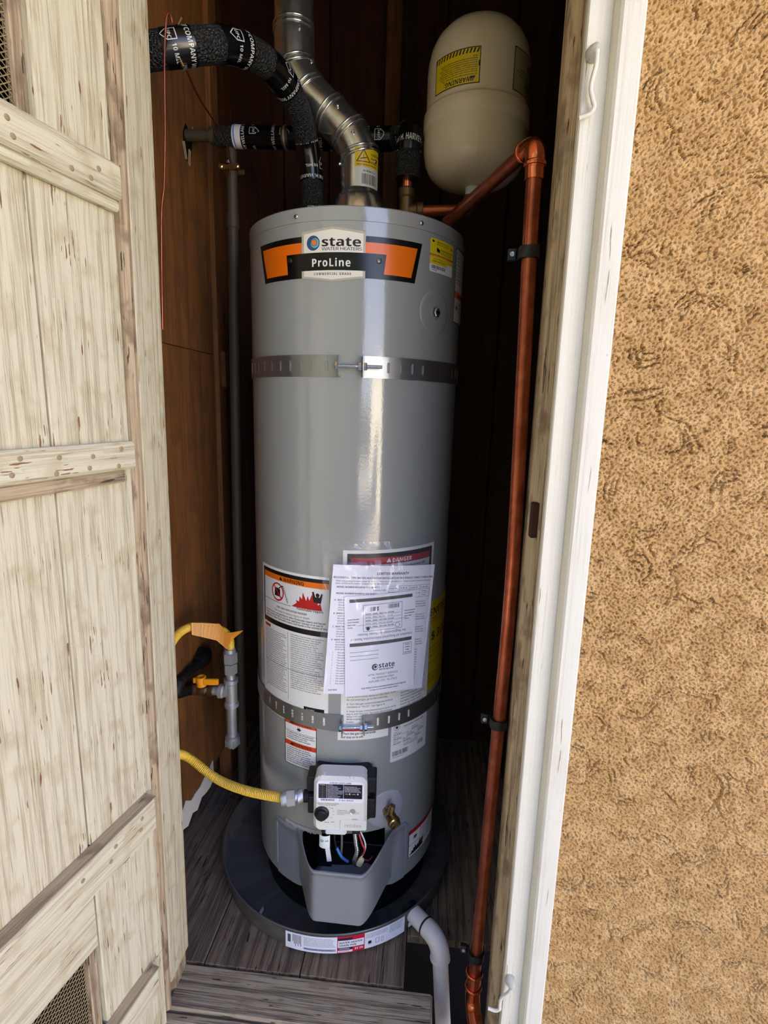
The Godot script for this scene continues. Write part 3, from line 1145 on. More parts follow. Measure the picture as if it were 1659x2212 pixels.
	for i in 5:
		var row := PackedVector3Array()
		var rr: float = [0.047, 0.046, 0.040, 0.028, 0.008][i]
		var up: float = [0.0002, 0.0012, 0.0022, 0.0026, 0.0028][i]
		for k in 49:
			var a := TAU * k / 48
			row.append(at(30.5 + rad_to_deg(cos(a) * rr / R), R + up, 0.293 + sin(a) * rr))
		rows.append(row)
	grid(st, rows, [], 1)
	add("drain_plate", done(st), M.frost, heater)
	xf = facing(30.5, R, 0.293)
	var cock := add("drain_cock", lathe_mesh([Vector2(0.011, -0.005), Vector2(0.011, 0.008), Vector2(0.009, 0.009), Vector2(0.009, 0.016), Vector2(0.0125, 0.018), Vector2(0.0125, 0.030), Vector2(0.0145, 0.031), Vector2(0.0145, 0.036), Vector2(0.0125, 0.038), Vector2(0.0125, 0.043), Vector2(0.010, 0.044), Vector2(0.010, 0.036)], xf * along(Vector3.ZERO, Vector3(0.1, -0.28, 1)), 22), M.brass, heater)
	add("spigot_end", lathe_mesh([Vector2(0.0099, 0.043), Vector2(0.006, 0.041), Vector2(0.0, 0.041)], xf * along(Vector3.ZERO, Vector3(0.1, -0.28, 1)), 18), M.bronze, cock)
	var stem := ST()
	tube(stem, [xf * Vector3(0.0, 0.0, 0.018), xf * Vector3(0.002, 0.022, 0.024), xf * Vector3(0.003, 0.027, 0.025)], [0.0075, 0.0065, 0.006], 12)
	add("drain_stem", done(stem), M.brass, cock)

func screw(xf: Transform3D, r: float, m: String, called: String) -> void:
	var st := ST()
	lathe(st, [Vector2(r, 0.0), Vector2(r * 0.95, r * 0.35), Vector2(r * 0.6, r * 0.62), Vector2(0.0, r * 0.7)], xf * along(Vector3.ZERO, Vector3(0, 0, 1)), 14, 0, TAU, false)
	var o := add(called, done(st), M[m], heater)
	var cr := ST()
	block(cr, Vector3(r * 1.0, r * 0.2, r * 0.2), 0.0001, xf * Transform3D(Basis(), Vector3(0, 0, r * 0.64)))
	block(cr, Vector3(r * 0.2, r * 1.0, r * 0.2), 0.0001, xf * Transform3D(Basis(), Vector3(0, 0, r * 0.64)))
	add("cross_slot", done(cr), M.black_plastic, o)

func build_labels() -> void:
	var K := Color(0.06, 0.055, 0.05)
	var W := Color(0.93, 0.93, 0.91)
	var O := Color(0.93, 0.45, 0.06)
	# --- orange and black banner, -47..39.5 degrees, y 1.4085..1.479
	var im := sheet(1380, 280, Color(1, 1, 1, 0))
	poly(im, [Vector2(0, 0), Vector2(1380, 0), Vector2(1325, 279), Vector2(70, 279)], K)
	poly(im, [Vector2(40, 40), Vector2(1340, 40), Vector2(1292, 245), Vector2(100, 245)], O)
	poly(im, [Vector2(325, 112), Vector2(1090, 112), Vector2(1072, 279), Vector2(340, 279)], K)
	write(im, "ProLine", 690, 205, 74, W, true, 1, 4)
	label_on(heater, "banner_label", im, patch(-47.0, 39.4, 1.408, 1.479, R + 0.0004, 40), 0.25)
	# --- badge with the logo, -18..11.7 degrees, y 1.401..1.493, in two pieces above and below the black band
	im = sheet(720, 560, Color(1, 1, 1, 0))
	var silver := Color(0.72, 0.69, 0.62)
	poly(im, [Vector2(0, 45), Vector2(360, 0), Vector2(719, 45), Vector2(719, 258), Vector2(0, 258)], silver)
	poly(im, [Vector2(28, 66), Vector2(360, 24), Vector2(692, 66), Vector2(692, 258), Vector2(28, 258)], Color(0.90, 0.89, 0.84))
	poly(im, [Vector2(0, 442), Vector2(719, 442), Vector2(719, 515), Vector2(360, 559), Vector2(0, 515)], silver)
	poly(im, [Vector2(28, 442), Vector2(692, 442), Vector2(692, 497), Vector2(360, 537), Vector2(28, 497)], Color(0.90, 0.89, 0.84))
	disc(im, 140, 160, 76, Color(0.08, 0.10, 0.18))
	disc(im, 140, 160, 72, Color(0.15, 0.32, 0.52))
	disc(im, 158, 160, 54, Color(0.08, 0.10, 0.18))
	disc(im, 158, 160, 50, Color(0.36, 0.72, 0.82))
	disc(im, 150, 155, 36, Color(0.08, 0.10, 0.18))
	disc(im, 150, 155, 32, Color(0.90, 0.50, 0.22))
	# wide rounded lettering of the logo
	for p in [["state", 226, 196, 150], ["WATER HEATERS", 232, 238, 44]]:
		var tmp := sheet(900, 200, Color(1, 1, 1, 0))
		write(tmp, p[0], 4, 150, p[3], Color(0.11, 0.10, 0.13), p[3] > 100, 0, -3)
		var wd := text_width(p[0], p[3], p[3] > 100, -3)
		var cut := tmp.get_region(Rect2i(0, 0, wd + 8, 200))
		cut.resize(452, 200 if p[3] < 100 else 172)
		im.blend_rect(cut, Rect2i(0, 0, cut.get_width(), cut.get_height()), Vector2i(p[1], p[2] - (150 if p[3] < 100 else 128)))
	write(im, "COMMERCIAL GRADE", 360, 490, 34, Color(0.16, 0.15, 0.13), true, 1, 5)
	label_on(heater, "logo_badge", im, patch(-18.0, 11.8, 1.401, 1.493, R + 0.0008, 20), 0.3)
	# --- yellow sticker
	im = sheet(340, 500, W)
	box(im, 0, 0, 340, 330, Color(0.91, 0.82, 0.12))
	box(im, 0, 245, 240, 135, Color(0.91, 0.82, 0.12))
	box(im, 0, 232, 340, 26, Color(0.80, 0.16, 0.12))
	write(im, "Model Number", 170, 50, 24, K, true, 1)
	write(im, "Rate All You Sell", 170, 82, 22, K, true, 1)
	poly(im, [Vector2(24, 22), Vector2(50, 36), Vector2(50, 56), Vector2(24, 60)], K)
	poly(im, [Vector2(292, 56), Vector2(318, 66), Vector2(318, 96), Vector2(296, 80)], K)
	poly(im, [Vector2(82, 124), Vector2(126, 150), Vector2(126, 196), Vector2(84, 186)], K)
	write(im, "CONTRACTOR", 136, 160, 29, K, true)
	write(im, "REWARDS.COM", 136, 192, 25, K, false)
	box(im, 136, 204, 168, 4, K)
	write(im, "Earn points on every purchase made", 10, 252, 16, W, true)
	write(im, "Search My Serial", 120, 306, 20, K, false, 1)
	write(im, "0000-4306-7504", 120, 342, 24, K, true, 1)
	bars(im, 24, 396, 190, 52, 41)
	write(im, "A-7504306", 24, 474, 16, K, true)
	round_corners(im, 24)
	label_on(heater, "rewards_sticker", im, patch(44.4, 62.8, 1.436, 1.495, R + 0.0005, 10))
	# --- tall label on the right flank
	im = sheet(300, 560, W)
	frame(im, 0, 0, 300, 560, 7, K)
	var lines := "For your family's comfort, safety and convenience it is recommended that this water heater be installed and serviced by a qualified technician. Installation and service of this water heater requires ability equal to that of a licensed tradesman."
	para(im, lines, 18, 46, 264, 20, 27, K, false, 300)
	box(im, 7, 318, 286, 52, O)
	write(im, "WARNING", 150, 356, 34, K, true, 1)
	starburst(im, Vector2(54, 440), 34, K)
	para(im, "Explosion Hazard. Install a temperature and pressure relief valve.", 110, 410, 180, 20, 27, K)
	label_on(heater, "safety_label", im, patch(67.2, 92.0, 1.356, 1.497, R + 0.0005, 12))
	# --- large warning label, -50.5..-3 degrees, y 0.497..0.842
	im = sheet(1000, 1760, W)
	box(im, 30, 34, 970, 590, K)
	box(im, 55, 76, 945, 62, O)
	box(im, 55, 138, 945, 470, Color(0.90, 0.90, 0.89))
	write(im, "WARNING", 560, 128, 60, K, true, 1)
	poly(im, [Vector2(350, 126), Vector2(378, 82), Vector2(406, 126)], K)
	no_can(im, Vector2(320, 268), K)
	flames(im, Vector2(690, 360), K)
	write(im, "Flammable Vapors", 770, 404, 36, K, true, 1)
	box(im, 55, 384, 470, 5, K)
	write(im, "FIRE AND EXPLOSION HAZARD", 520, 452, 30, K, true, 1)
	write(im, "Can result in serious injury or death.", 520, 494, 32, K, false, 1)
	para(im, "Do not store or use gasoline or other flammable vapors and liquids in the vicinity of this or any other appliance. Storage of or use of gasoline or other flammable vapors and liquids in the vicinity of this or any other appliance can result in serious injury or death.", 90, 528, 890, 27, 29, K, true, 596)
	box(im, 30, 624, 970, 44, K)
	box(im, 55, 690, 120, 34, Color(0.72, 0.14, 0.12))
	var body := "To protect against injury, this water heater must be installed and operated as described in the manual. Read and follow all instructions before operating the heater. Keep the area around the heater clear of combustible material. Do not obstruct the flow of combustion and ventilating air. Before opening the manual gas valve to the appliance test the line for leaks. If the burner does not ignite turn the gas control to off and wait. Should overheating occur or the gas supply fail to shut off, turn off the manual gas valve to the appliance. Do not use this appliance if any part has been under water. "
	para(im, body + body, 55, 752, 410, 21, 25, K, false, 1480)
	para(im, body.substr(90) + body, 520, 712, 420, 21, 25, K, false, 1440)
	box(im, 480, 690, 4, 800, K)
	box(im, 55, 1120, 900, 4, K)
	box(im, 700, 1510, 250, 84, K)
	write(im, "AHRI", 725, 1568, 44, W, true)
	write(im, "CERTIFIED", 838, 1560, 20, W, true)
	write(im, "State and conformance information", 560, 1636, 26, K, true, 1)
	para(im, "This water heater must be anchored, or strapped to avoid falling or moving during an earthquake. See the instructions. Contact your local building authority.", 60, 1672, 890, 24, 30, K, false, 1740)
	frame(im, 0, 0, 1000, 1760, 5, Color(0.7, 0.7, 0.68))
	label_on(heater, "warning_label", im, patch(-50.5, -3.0, 0.497, 0.842, R + 0.0004, 26))
	# --- danger label and lighting instructions, 3.5..58 degrees, y 0.508..0.9
	im = sheet(1080, 1900, W)
	box(im, 42, 34, 1000, 420, K)
	box(im, 78, 78, 928, 70, Color(0.66, 0.10, 0.14))
	box(im, 78, 148, 928, 290, Color(0.90, 0.90, 0.89))
	write(im, "DANGER", 620, 134, 58, W, true, 1)
	poly(im, [Vector2(440, 132), Vector2(468, 86), Vector2(496, 132)], W)
	box(im, 478, 148, 5, 290, K)
	for q in [[240, 200], [300, 190], [380, 205]]:
		disc(im, q[0], q[1], 22, K)
		poly(im, [Vector2(q[0] - 30, q[1] + 28), Vector2(q[0] + 30, q[1] + 22), Vector2(q[0] + 40, q[1] + 110), Vector2(q[0] - 44, q[1] + 110)], K)
	para(im, "Water temperature over 125F can cause severe burns instantly or death from scalds. Children, disabled and elderly are at highest risk of being scalded.", 500, 196, 490, 31, 42, K, true, 430)
	box(im, 42, 470, 1000, 4, K)
	for q in [[70, 510], [560, 510]]:
		para(im, body + body + body, q[0], q[1], 430, 22, 28, K, false, 1440)
	para(im, "2. Wait ten (10) minutes to clear out any gas. If you then smell gas, STOP! Follow \"B\" in the safety information above on this label. If you do not smell gas, go to the next step.", 60, 1490, 560, 27, 34, K)
	para(im, "4. Turn the gas control/temperature knob clockwise to \"PILOT\". See Figure A.", 60, 1640, 560, 27, 34, K)
	para(im, "5. Press the gas control/temperature knob all the way in and hold it in. The knob should travel about 1/4 inch if it is set to \"PILOT\" correctly. While holding the gas knob in, press the igniter button.", 60, 1722, 560, 25, 30, K, false, 1850)
	para(im, body, 660, 1490, 360, 27, 34, K, false, 1800)
	label_on(heater, "danger_label", im, patch(3.6, 58.0, 0.508, 0.90, R + 0.0006, 26))
	im = sheet(560, 130, W)
	box(im, 20, 6, 520, 30, Color(0.70, 0.10, 0.12))
	write(im, "1. Turn the gas control knob", 34, 72, 28, K, true)
	write(im, "and stay on to off.", 34, 108, 28, K, true)
	frame(im, 0, 0, 560, 130, 3, Color(0.75, 0.75, 0.74))
	label_on(heater, "lighting_label", im, patch(2.0, 30.0, 0.478, 0.508, R + 0.0005, 12))
	# --- yellow energy label
	var Y := Color(0.78, 0.66, 0.06)
	im = sheet(480, 820, Y)
	write(im, "ENERGY", 16, 130, 92, K, true)
	box(im, 16, 150, 440, 6, K)
	write(im, "Estimated yearly energy cost", 16, 190, 30, K)
	write(im, "$ 328", 60, 360, 110, K, true)
	box(im, 30, 420, 420, 5, K)
	frame(im, 30, 560, 420, 110, 5, K)
	para(im, "Your cost will depend on your utility rates and use.", 30, 470, 420, 26, 34, K)
	para(im, "Cost range based only on standard models with similar capacity.", 30, 720, 420, 24, 32, K)
	label_on(heater, "energy_label", im, patch(55.3, 92.0, 0.545, 0.762, R + 0.0005, 16))
	# --- small double warning label
	im = sheet(360, 560, W)
	frame(im, 0, 0, 360, 560, 7, K)
	var RO := Color(0.86, 0.26, 0.09)
	for q in [8, 270]:
		box(im, 7, q, 346, 56, RO)
		write(im, "WARNING", 200, q + 43, 44, K, true, 1)
		poly(im, [Vector2(66, q + 44), Vector2(86, q + 10), Vector2(106, q + 44)], K)
	starburst(im, Vector2(170, 104), 40, K)
	box(im, 7, 146, 346, 4, K)
	para(im, "To reduce the risk of explosion or fire resulting in serious injury or death: Use a new CSA International approved gas supply line. Install a shut off valve.", 20, 172, 325, 21, 24, K, true, 262)
	para(im, "To reduce the risk of death, carbon monoxide poisoning, explosion, or fire: Do not connect a natural gas water heater to an L.P. gas supply. Do not convert an L.P. gas water heater to a natural gas supply. Do not install in a mobile home.", 20, 354, 325, 21, 25, K, true, 530)
	label_on(heater, "warning_label", im, patch(-30.2, -9.5, 0.393, 0.506, R + 0.0006, 12), 0.35, "small label with two red-orange warning bars")
	# --- rating plate
	im = sheet(640, 560, W)
	disc(im, 86, 70, 44, K)
	disc(im, 86, 70, 40, W)
	var star: Array = []
	for k in 10:
		var rr := 34.0 if k % 2 == 0 else 13.0
		star.append(Vector2(86, 70) + Vector2(sin(TAU * k / 10), -cos(TAU * k / 10)) * rr)
	poly(im, star, K)
	write(im, "WATER HEATER OF RECORD MODEL", 190, 92, 22, K, true)
	for q in [[40, 150, 250], [330, 150, 270], [40, 215, 180], [250, 215, 160], [440, 215, 160], [40, 280, 120], [190, 280, 170], [390, 280, 120]]:
		write(im, "MODEL NO.", q[0], q[1] - 4, 16, K)
		write(im, "GS6 40 BCT", q[0], q[1] + 26, 24, K, true)
		box(im, q[0] - 10, q[1] + 34, q[2], 3, K)
	para(im, "ALTITUDE: 0 FT. TO 10,100 FT. WORKING PRESSURE 150 PSI", 200, 350, 330, 20, 24, K)
	bars(im, 30, 410, 240, 70, 77)
	bars(im, 460, 400, 100, 60, 79)
	write(im, "Made in Ashland City, TN", 30, 506, 18, K)
	frame(im, 4, 4, 632, 552, 3, Color(0.6, 0.6, 0.6))
	round_corners(im, 22)
	label_on(heater, "rating_plate", im, patch(31.6, 59.2, 0.4085, 0.503, R + 0.0006, 14))
	# --- label low on the right
	im = sheet(420, 360, W)
	frame(im, 0, 0, 420, 360, 7, K)
	box(im, 7, 7, 406, 44, Color(0.74, 0.10, 0.10))
	starburst(im, Vector2(86, 120), 44, K)
	box(im, 7, 196, 150, 4, K)
	flames(im, Vector2(90, 320), K, 0.55, K)
	box(im, 160, 51, 5, 302, K)
	para(im, "Keep combustible materials such as boxes, clothing and flammable liquids away from the heater. Failure to do so can cause fire.", 180, 92, 220, 22, 30, K, false, 330)
	label_on(heater, "hazard_label", im, patch(47.2, 76.0, 0.126, 0.200, R + 0.0008, 14))

func starburst(im: Image, c: Vector2, r: float, k: Color) -> void:
	var pts: Array = []
	for i in 18:
		var rr := r * (1.0 if i % 2 == 0 else 0.42) * (0.8 + 0.3 * sin(i * 2.3))
		pts.append(c + Vector2(cos(TAU * i / 18), sin(TAU * i / 18)) * rr)
	poly(im, pts, k)

func no_can(im: Image, c: Vector2, k: Color) -> void:
	disc(im, c.x, c.y, 104, Color(0.74, 0.10, 0.10))
	disc(im, c.x, c.y, 86, Color(0.92, 0.92, 0.90))
	poly(im, [c + Vector2(-48, -30), c + Vector2(-10, -48), c + Vector2(46, -34), c + Vector2(46, 50), c + Vector2(-48, 50)], k)
	poly(im, [c + Vector2(16, -46), c + Vector2(60, -76), c + Vector2(66, -68), c + Vector2(30, -38)], k)
	stroke(im, c + Vector2(-64, -64), c + Vector2(64, 64), 18, Color(0.74, 0.10, 0.10))
	stroke(im, c + Vector2(70, -76), c + Vector2(96, -76), 18, k)
	for i in 8:
		disc(im, c.x + 96 + i * 9, c.y - 70 + i * 22, 12, k)
		disc(im, c.x + 96 + i * 9, c.y - 70 + i * 22, 7, Color(0.92, 0.92, 0.90))

func flames(im: Image, c: Vector2, k: Color, s := 1.0, f := Color(0.74, 0.10, 0.10)) -> void:
	var pts: Array = []
	for q in [[-150, 20], [-80, -30], [-90, -60], [-50, -50], [-40, -110], [-10, -80], [0, -160], [40, -70], [60, -130], [80, -80], [110, -150], [150, -90], [170, -120], [180, -40], [210, -60], [230, 20]]:
		pts.append(c + Vector2(q[0], q[1]) * s)
	poly(im, pts, f)
	disc(im, c.x + 176 * s, c.y - 150 * s, 22 * s, k)
	poly(im, [c + Vector2(110, -180) * s, c + Vector2(130, -186) * s, c + Vector2(150, -128) * s, c + Vector2(200, -128) * s, c + Vector2(218, -172) * s, c + Vector2(236, -166) * s, c + Vector2(214, -60) * s, c + Vector2(130, -70) * s], k)

func build_gas_control() -> void:
	# local frame: origin on the jacket, z outwards
	var xf := facing(4.5, R, 0.372)
	var shell := PackedVector2Array()
	shell = round_rect(0.116, 0.130, 0.016, 6, Vector2(0.003, -0.004))
	for i in shell.size():
		var k := ss(0.02, 0.06, shell[i].y)
		shell[i].x = lerpf(shell[i].x, 0.003 + (shell[i].x - 0.003) * 0.93, k)
		shell[i].x *= 1.0 - 0.05 * ss(-0.03, -0.066, shell[i].y)
	var g := add("gas_control", slab_mesh(shell, 0.020, 0.0605, 0.006), M.control_plastic, heater)
	g.transform = xf
	add("back_housing", slab_mesh(round_rect(0.122, 0.114, 0.010, 4, Vector2(0.004, -0.006)), -0.006, 0.034, 0.003), M.black_plastic, g)
	for q in [[0.066, 0.032, 0.022, 0.034], [0.066, -0.024, 0.022, 0.046], [-0.060, 0.030, 0.018, 0.034], [-0.058, -0.020, 0.018, 0.04]]:
		add("side_clip", slab_mesh(round_rect(q[2], q[3], 0.004, 3, Vector2(q[0], q[1])), 0.006, 0.044, 0.002), M.black_plastic, g)
	for q in [[-0.034, 0.0645, 0.005], [0.026, 0.0640, 0.005]]:
		add("latch", block_mesh(Vector3(0.009, 0.006, 0.014), 0.002), M.control_plastic, g).position = Vector3(q[0], 0.061, 0.052)
	# raised lower panel and the clip below
	add("lower_panel", slab_mesh(round_rect(0.056, 0.024, 0.004, 3, Vector2(0.031, -0.049)), 0.0600, 0.0625, 0.001), M.control_plastic, g)
	add("wire_cover", block_mesh(Vector3(0.046, 0.020, 0.020), 0.004), M.white_plastic, g).position = Vector3(-0.006, -0.066, 0.052)
	# status label
	var K := Color(0.10, 0.09, 0.10)
	var D := Color(0.07, 0.06, 0.16)
	var W := Color(0.93, 0.94, 0.98)
	var im := sheet(760, 360, W)
	box(im, 30, 48, 700, 244, K)
	box(im, 170, 70, 254, 222, D)
	write(im, "STATUS LIGHT CODE", 380, 40, 36, Color(0.12, 0.12, 0.35), true, 1)
	box(im, 160, 48, 5, 244, W)
	box(im, 428, 48, 5, 244, W)
	write(im, "# FLASHES", 44, 72, 20, W, true)
	write(im, "STATUS", 182, 72, 22, W, true)
	var rows := ["Normal Operation", "Thermopile Voltage Low", "Slow Water Heating", "High Temperature Shutdown", "Temperature Sensor Failure", "Gas Control or Valve Failure", "Flame Sense Error", "Chamber Sensor Failure", "Flash Burner System"]
	for i in 9:
		write(im, rows[i], 178, 97 + i * 24, 19, W, true)
		box(im, 36, 101 + i * 24, 120, 3, Color(0.55, 0.55, 0.6))
	box(im, 94, 76, 3, 214, Color(0.6, 0.6, 0.62))
	para(im, "If the status light is not blinking, check for spark pilot. See lighting instructions or code label. Status light blinks once then waits three seconds, see installation instructions.", 446, 92, 272, 19, 22, W, true, 190)
	write(im, "OPEN", 456, 218, 18, W, true)
	write(im, "CLOSED", 566, 218, 16, W, true)
	for x in [530, 660]:
		starburst(im, Vector2(x, 210), 22, W)
		disc(im, x, 210, 11, W)
	bars(im, 70, 304, 220, 34, 88)
	write(im, "4\" W.C. OUTLET", 360, 334, 32, Color(0.12, 0.12, 0.35), true)
	round_corners(im, 60)
	var q := ST()
	var L := func(st: SurfaceTool, p: Array, z: float) -> void:
		quad(st, Vector3(p[0], p[3], z), Vector3(p[2], p[3], z), Vector3(p[2], p[1], z), Vector3(p[0], p[1], z), Vector2(0, 0), Vector2(1, 0), Vector2(1, 1), Vector2(0, 1))
	L.call(q, [-0.046, 0.004, 0.052, 0.053], 0.0609)
	label_on(g, "status_label", im, done(q), 0.3)
	# print on the housing around the dial
	im = sheet(640, 420, Color(0.80, 0.80, 0.78, 0))
	write(im, "TURN DIAL COUNTERCLOCKWISE", 40, 40, 19, K, true)
	write(im, "TO SET THE WATER HEATER", 60, 64, 19, K, true)
	for k in 9:
		var a := deg_to_rad(200.0 - k * 30.0)
		var c := Vector2(150, 196)
		stroke(im, c + Vector2(cos(a), -sin(a)) * 96, c + Vector2(cos(a), -sin(a)) * 122, 4, K)
	write(im, "A", 196, 98, 24, K, true)
	write(im, "B", 236, 118, 24, K, true)
	write(im, "HOT", 14, 196, 18, K, true)
	write(im, "VAC", 80, 346, 20, K, true)
	write(im, "PILOT", 140, 356, 22, K, true)
	write(im, "OFF", 228, 350, 24, K, true)
	write(im, "TO LIGHT PILOT:", 300, 150, 18, K, true)
	para(im, "TURN DIAL TO PILOT AND PUSH IN. PUSH IGNITER BUTTON SLOWLY UNTIL STATUS LIGHT BLINKS.", 300, 174, 310, 16, 19, K)
	write(im, "STATUS", 500, 290, 20, K, true)
	q = ST()
	L.call(q, [-0.0525, -0.055, 0.0515, 0.005], 0.0607)
	label_on(g, "dial_print", im, done(q), 0.5)
	# brand raised on the lower panel
	im = sheet(420, 110, Color(0.78, 0.78, 0.76, 0))
	write(im, "resideo", 22, 80, 84, Color(0.70, 0.70, 0.68), true, 0, 6)
	q = ST()
	L.call(q, [0.010, -0.057, 0.054, -0.043], 0.0627)
	label_on(g, "raised_lettering", im, done(q), 0.5)
	var dial := lathe_mesh([Vector2(0.0155, 0.060), Vector2(0.0155, 0.064), Vector2(0.0125, 0.066), Vector2(0.0118, 0.071), Vector2(0.0100, 0.073), Vector2(0.0, 0.073)], along(Vector3.ZERO, Vector3(0, 0, 1)), 28)
	add("dial", dial, M.black_plastic, g).position = Vector3(-0.035, -0.0220, 0)
	var lamp := lathe_mesh([Vector2(0.0065, 0.0605), Vector2(0.006, 0.0615), Vector2(0.0048, 0.0608), Vector2(0.0, 0.0606)], along(Vector3.ZERO, Vector3(0, 0, 1)), 20)
	add("igniter_window", lamp, M.steel_fitting, g).position = Vector3(0.029, -0.0170, 0)
	for s in [[-0.030, 0.012], [0.037, 0.016]]:
		add("plug", block_mesh(Vector3(s[1], 0.016, 0.018), 0.002), M.black_plastic, g).position = Vector3(s[0], -0.067, 0.050)
	# wiring down into the burner chamber
	var wires := [["wire", "black_plastic", 0.0022, [Vector3(-0.026, -0.074, 0.05), Vector3(-0.026, -0.10, 0.045), Vector3(-0.026, -0.13, 0.035)]], ["wire", "black_plastic", 0.0020, [Vector3(-0.010, -0.07, 0.045), Vector3(-0.009, -0.10, 0.045), Vector3(-0.004, -0.125, 0.046)]], ["sleeve", "blue_sleeve", 0.0030, [Vector3(-0.004, -0.120, 0.046), Vector3(0.006, -0.142, 0.046), Vector3(0.020, -0.160, 0.040)]], ["thermocouple_tube", "grey_wire", 0.0024, [Vector3(0.005, -0.07, 0.042), Vector3(0.006, -0.11, 0.040), Vector3(0.004, -0.16, 0.03)]], ["wire", "white_wire", 0.0017, [Vector3(0.046, -0.074, 0.05), Vector3(0.057, -0.098, 0.055), Vector3(0.055, -0.120, 0.055), Vector3(0.042, -0.150, 0.048)]], ["wire", "red_wire", 0.0020, [Vector3(0.042, -0.074, 0.05), Vector3(0.050, -0.095, 0.058), Vector3(0.056, -0.112, 0.058), Vector3(0.048, -0.138, 0.05), Vector3(0.044, -0.150, 0.048)]], ["wire", "red_wire", 0.0016, [Vector3(0.052, -0.146, 0.046), Vector3(0.064, -0.155, 0.04), Vector3(0.072, -0.165, 0.02)]]]
	for w in wires:
		add(w[0], tube_mesh(curve(w[3], 6), w[2], 8), M[w[1]], g)
	# armoured conduit with its windings
	var path := curve([Vector3(0.034, -0.072, 0.050), Vector3(0.037, -0.100, 0.052), Vector3(0.040, -0.120, 0.052), Vector3(0.034, -0.150, 0.048), Vector3(0.040, -0.166, 0.040)], 14)
	var cst := ST()
	hose(cst, path, 0.0052, 0.0036)
	add("conduit", done(cst), M.zinc, g)
	var cl := add("wire_clip", slab_mesh(round_rect(0.012, 0.020, 0.004), -0.003, 0.003, 0.001), M.cream_clip, g)
	cl.transform = Transform3D(Basis(Vector3(0, 0, 1), deg_to_rad(-25)), Vector3(0.047, -0.146, 0.054))
	# paper flags on the sensor leads
	im = sheet(160, 130, Color(0.88, 0.91, 0.91))
	write(im, "UP", 46, 70, 40, Color(0.2, 0.2, 0.2), true, 1)
	write(im, "4-96", 112, 60, 24, Color(0.2, 0.2, 0.2), true, 1)
	label_on(g, "wire_flag", im, patch(-50, 40, -0.108, -0.078, 0.016, 8), 0.7).position = Vector3(-0.028, 0, 0.046)
	add("wire_flag", block_mesh(Vector3(0.010, 0.034, 0.002), 0.0005), M.white_plastic, g).transform = Transform3D(Basis(Vector3(0, 0, 1), deg_to_rad(8)), Vector3(-0.021, -0.128, 0.056))
	# threaded inlet nipple on the left for the gas hose
	add("inlet_nipple", lathe_mesh([Vector2(0.0105, -0.002), Vector2(0.0105, 0.010), Vector2(0.013, 0.011), Vector2(0.013, 0.022)], Transform3D(Basis(), Vector3(-0.055, -0.007, 0.032)) * along(Vector3.ZERO, Vector3(-1, 0, 0)), 18), M.black_iron, g)

# ------------------------------------------------------------------ straps, papers, pan
func strap_band(parent: Node, called: String, t0: float, t1: float, y: float, half: float, slots: Array, tilt: float) -> void:
	# real slots are left out of the band
	var cuts: Array = [t0]
	var holes := {}
	var t := t0 + 6.0
	while t < t1 - 1.0:
		cuts.append(t)
		t += 6.0
	for s in slots:
		var keep: Array = []
		for q in cuts:
			if q <= s - 0.8 or q >= s + 0.8 or q == t0:
				keep.append(q)
		cuts = keep
		cuts.append(s - 0.62)
		cuts.append(s + 0.62)
		holes[snappedf(s - 0.62, 0.001)] = true
	cuts.append(t1)
	cuts.sort()
	var st := ST()
	var rows := [half, half * 0.48, -half * 0.48, -half]
	var ro := R + 0.0022
	var ri := R + 0.0012
	var p := func(a: float, dy: float, r: float) -> Vector3:
		var q := at(a, r, y + dy)
		q.y += tilt * q.x
		return q
	for k in cuts.size() - 1:
		var hole: bool = holes.has(snappedf(cuts[k], 0.001))
		for i in 3:
			if hole and i == 1:
				# the cut edges
				quad(st, p.call(cuts[k], rows[1], ri), p.call(cuts[k], rows[1], ro), p.call(cuts[k], rows[2], ro), p.call(cuts[k], rows[2], ri))
				quad(st, p.call(cuts[k + 1], rows[1], ro), p.call(cuts[k + 1], rows[1], ri), p.call(cuts[k + 1], rows[2], ri), p.call(cuts[k + 1], rows[2], ro))
				continue
			quad(st, p.call(cuts[k], rows[i], ro), p.call(cuts[k + 1], rows[i], ro), p.call(cuts[k + 1], rows[i + 1], ro), p.call(cuts[k], rows[i + 1], ro), Vector2.ZERO, Vector2.ZERO, Vector2.ZERO, Vector2.ZERO, 1)
		quad(st, p.call(cuts[k], half, ri), p.call(cuts[k + 1], half, ri), p.call(cuts[k + 1], half, ro), p.call(cuts[k], half, ro), Vector2.ZERO, Vector2.ZERO, Vector2.ZERO, Vector2.ZERO, 2)
		quad(st, p.call(cuts[k], -half, ro), p.call(cuts[k + 1], -half, ro), p.call(cuts[k + 1], -half, ri), p.call(cuts[k], -half, ri), Vector2.ZERO, Vector2.ZERO, Vector2.ZERO, Vector2.ZERO, 3)
	add(called, done(st), M.galvanized, parent)

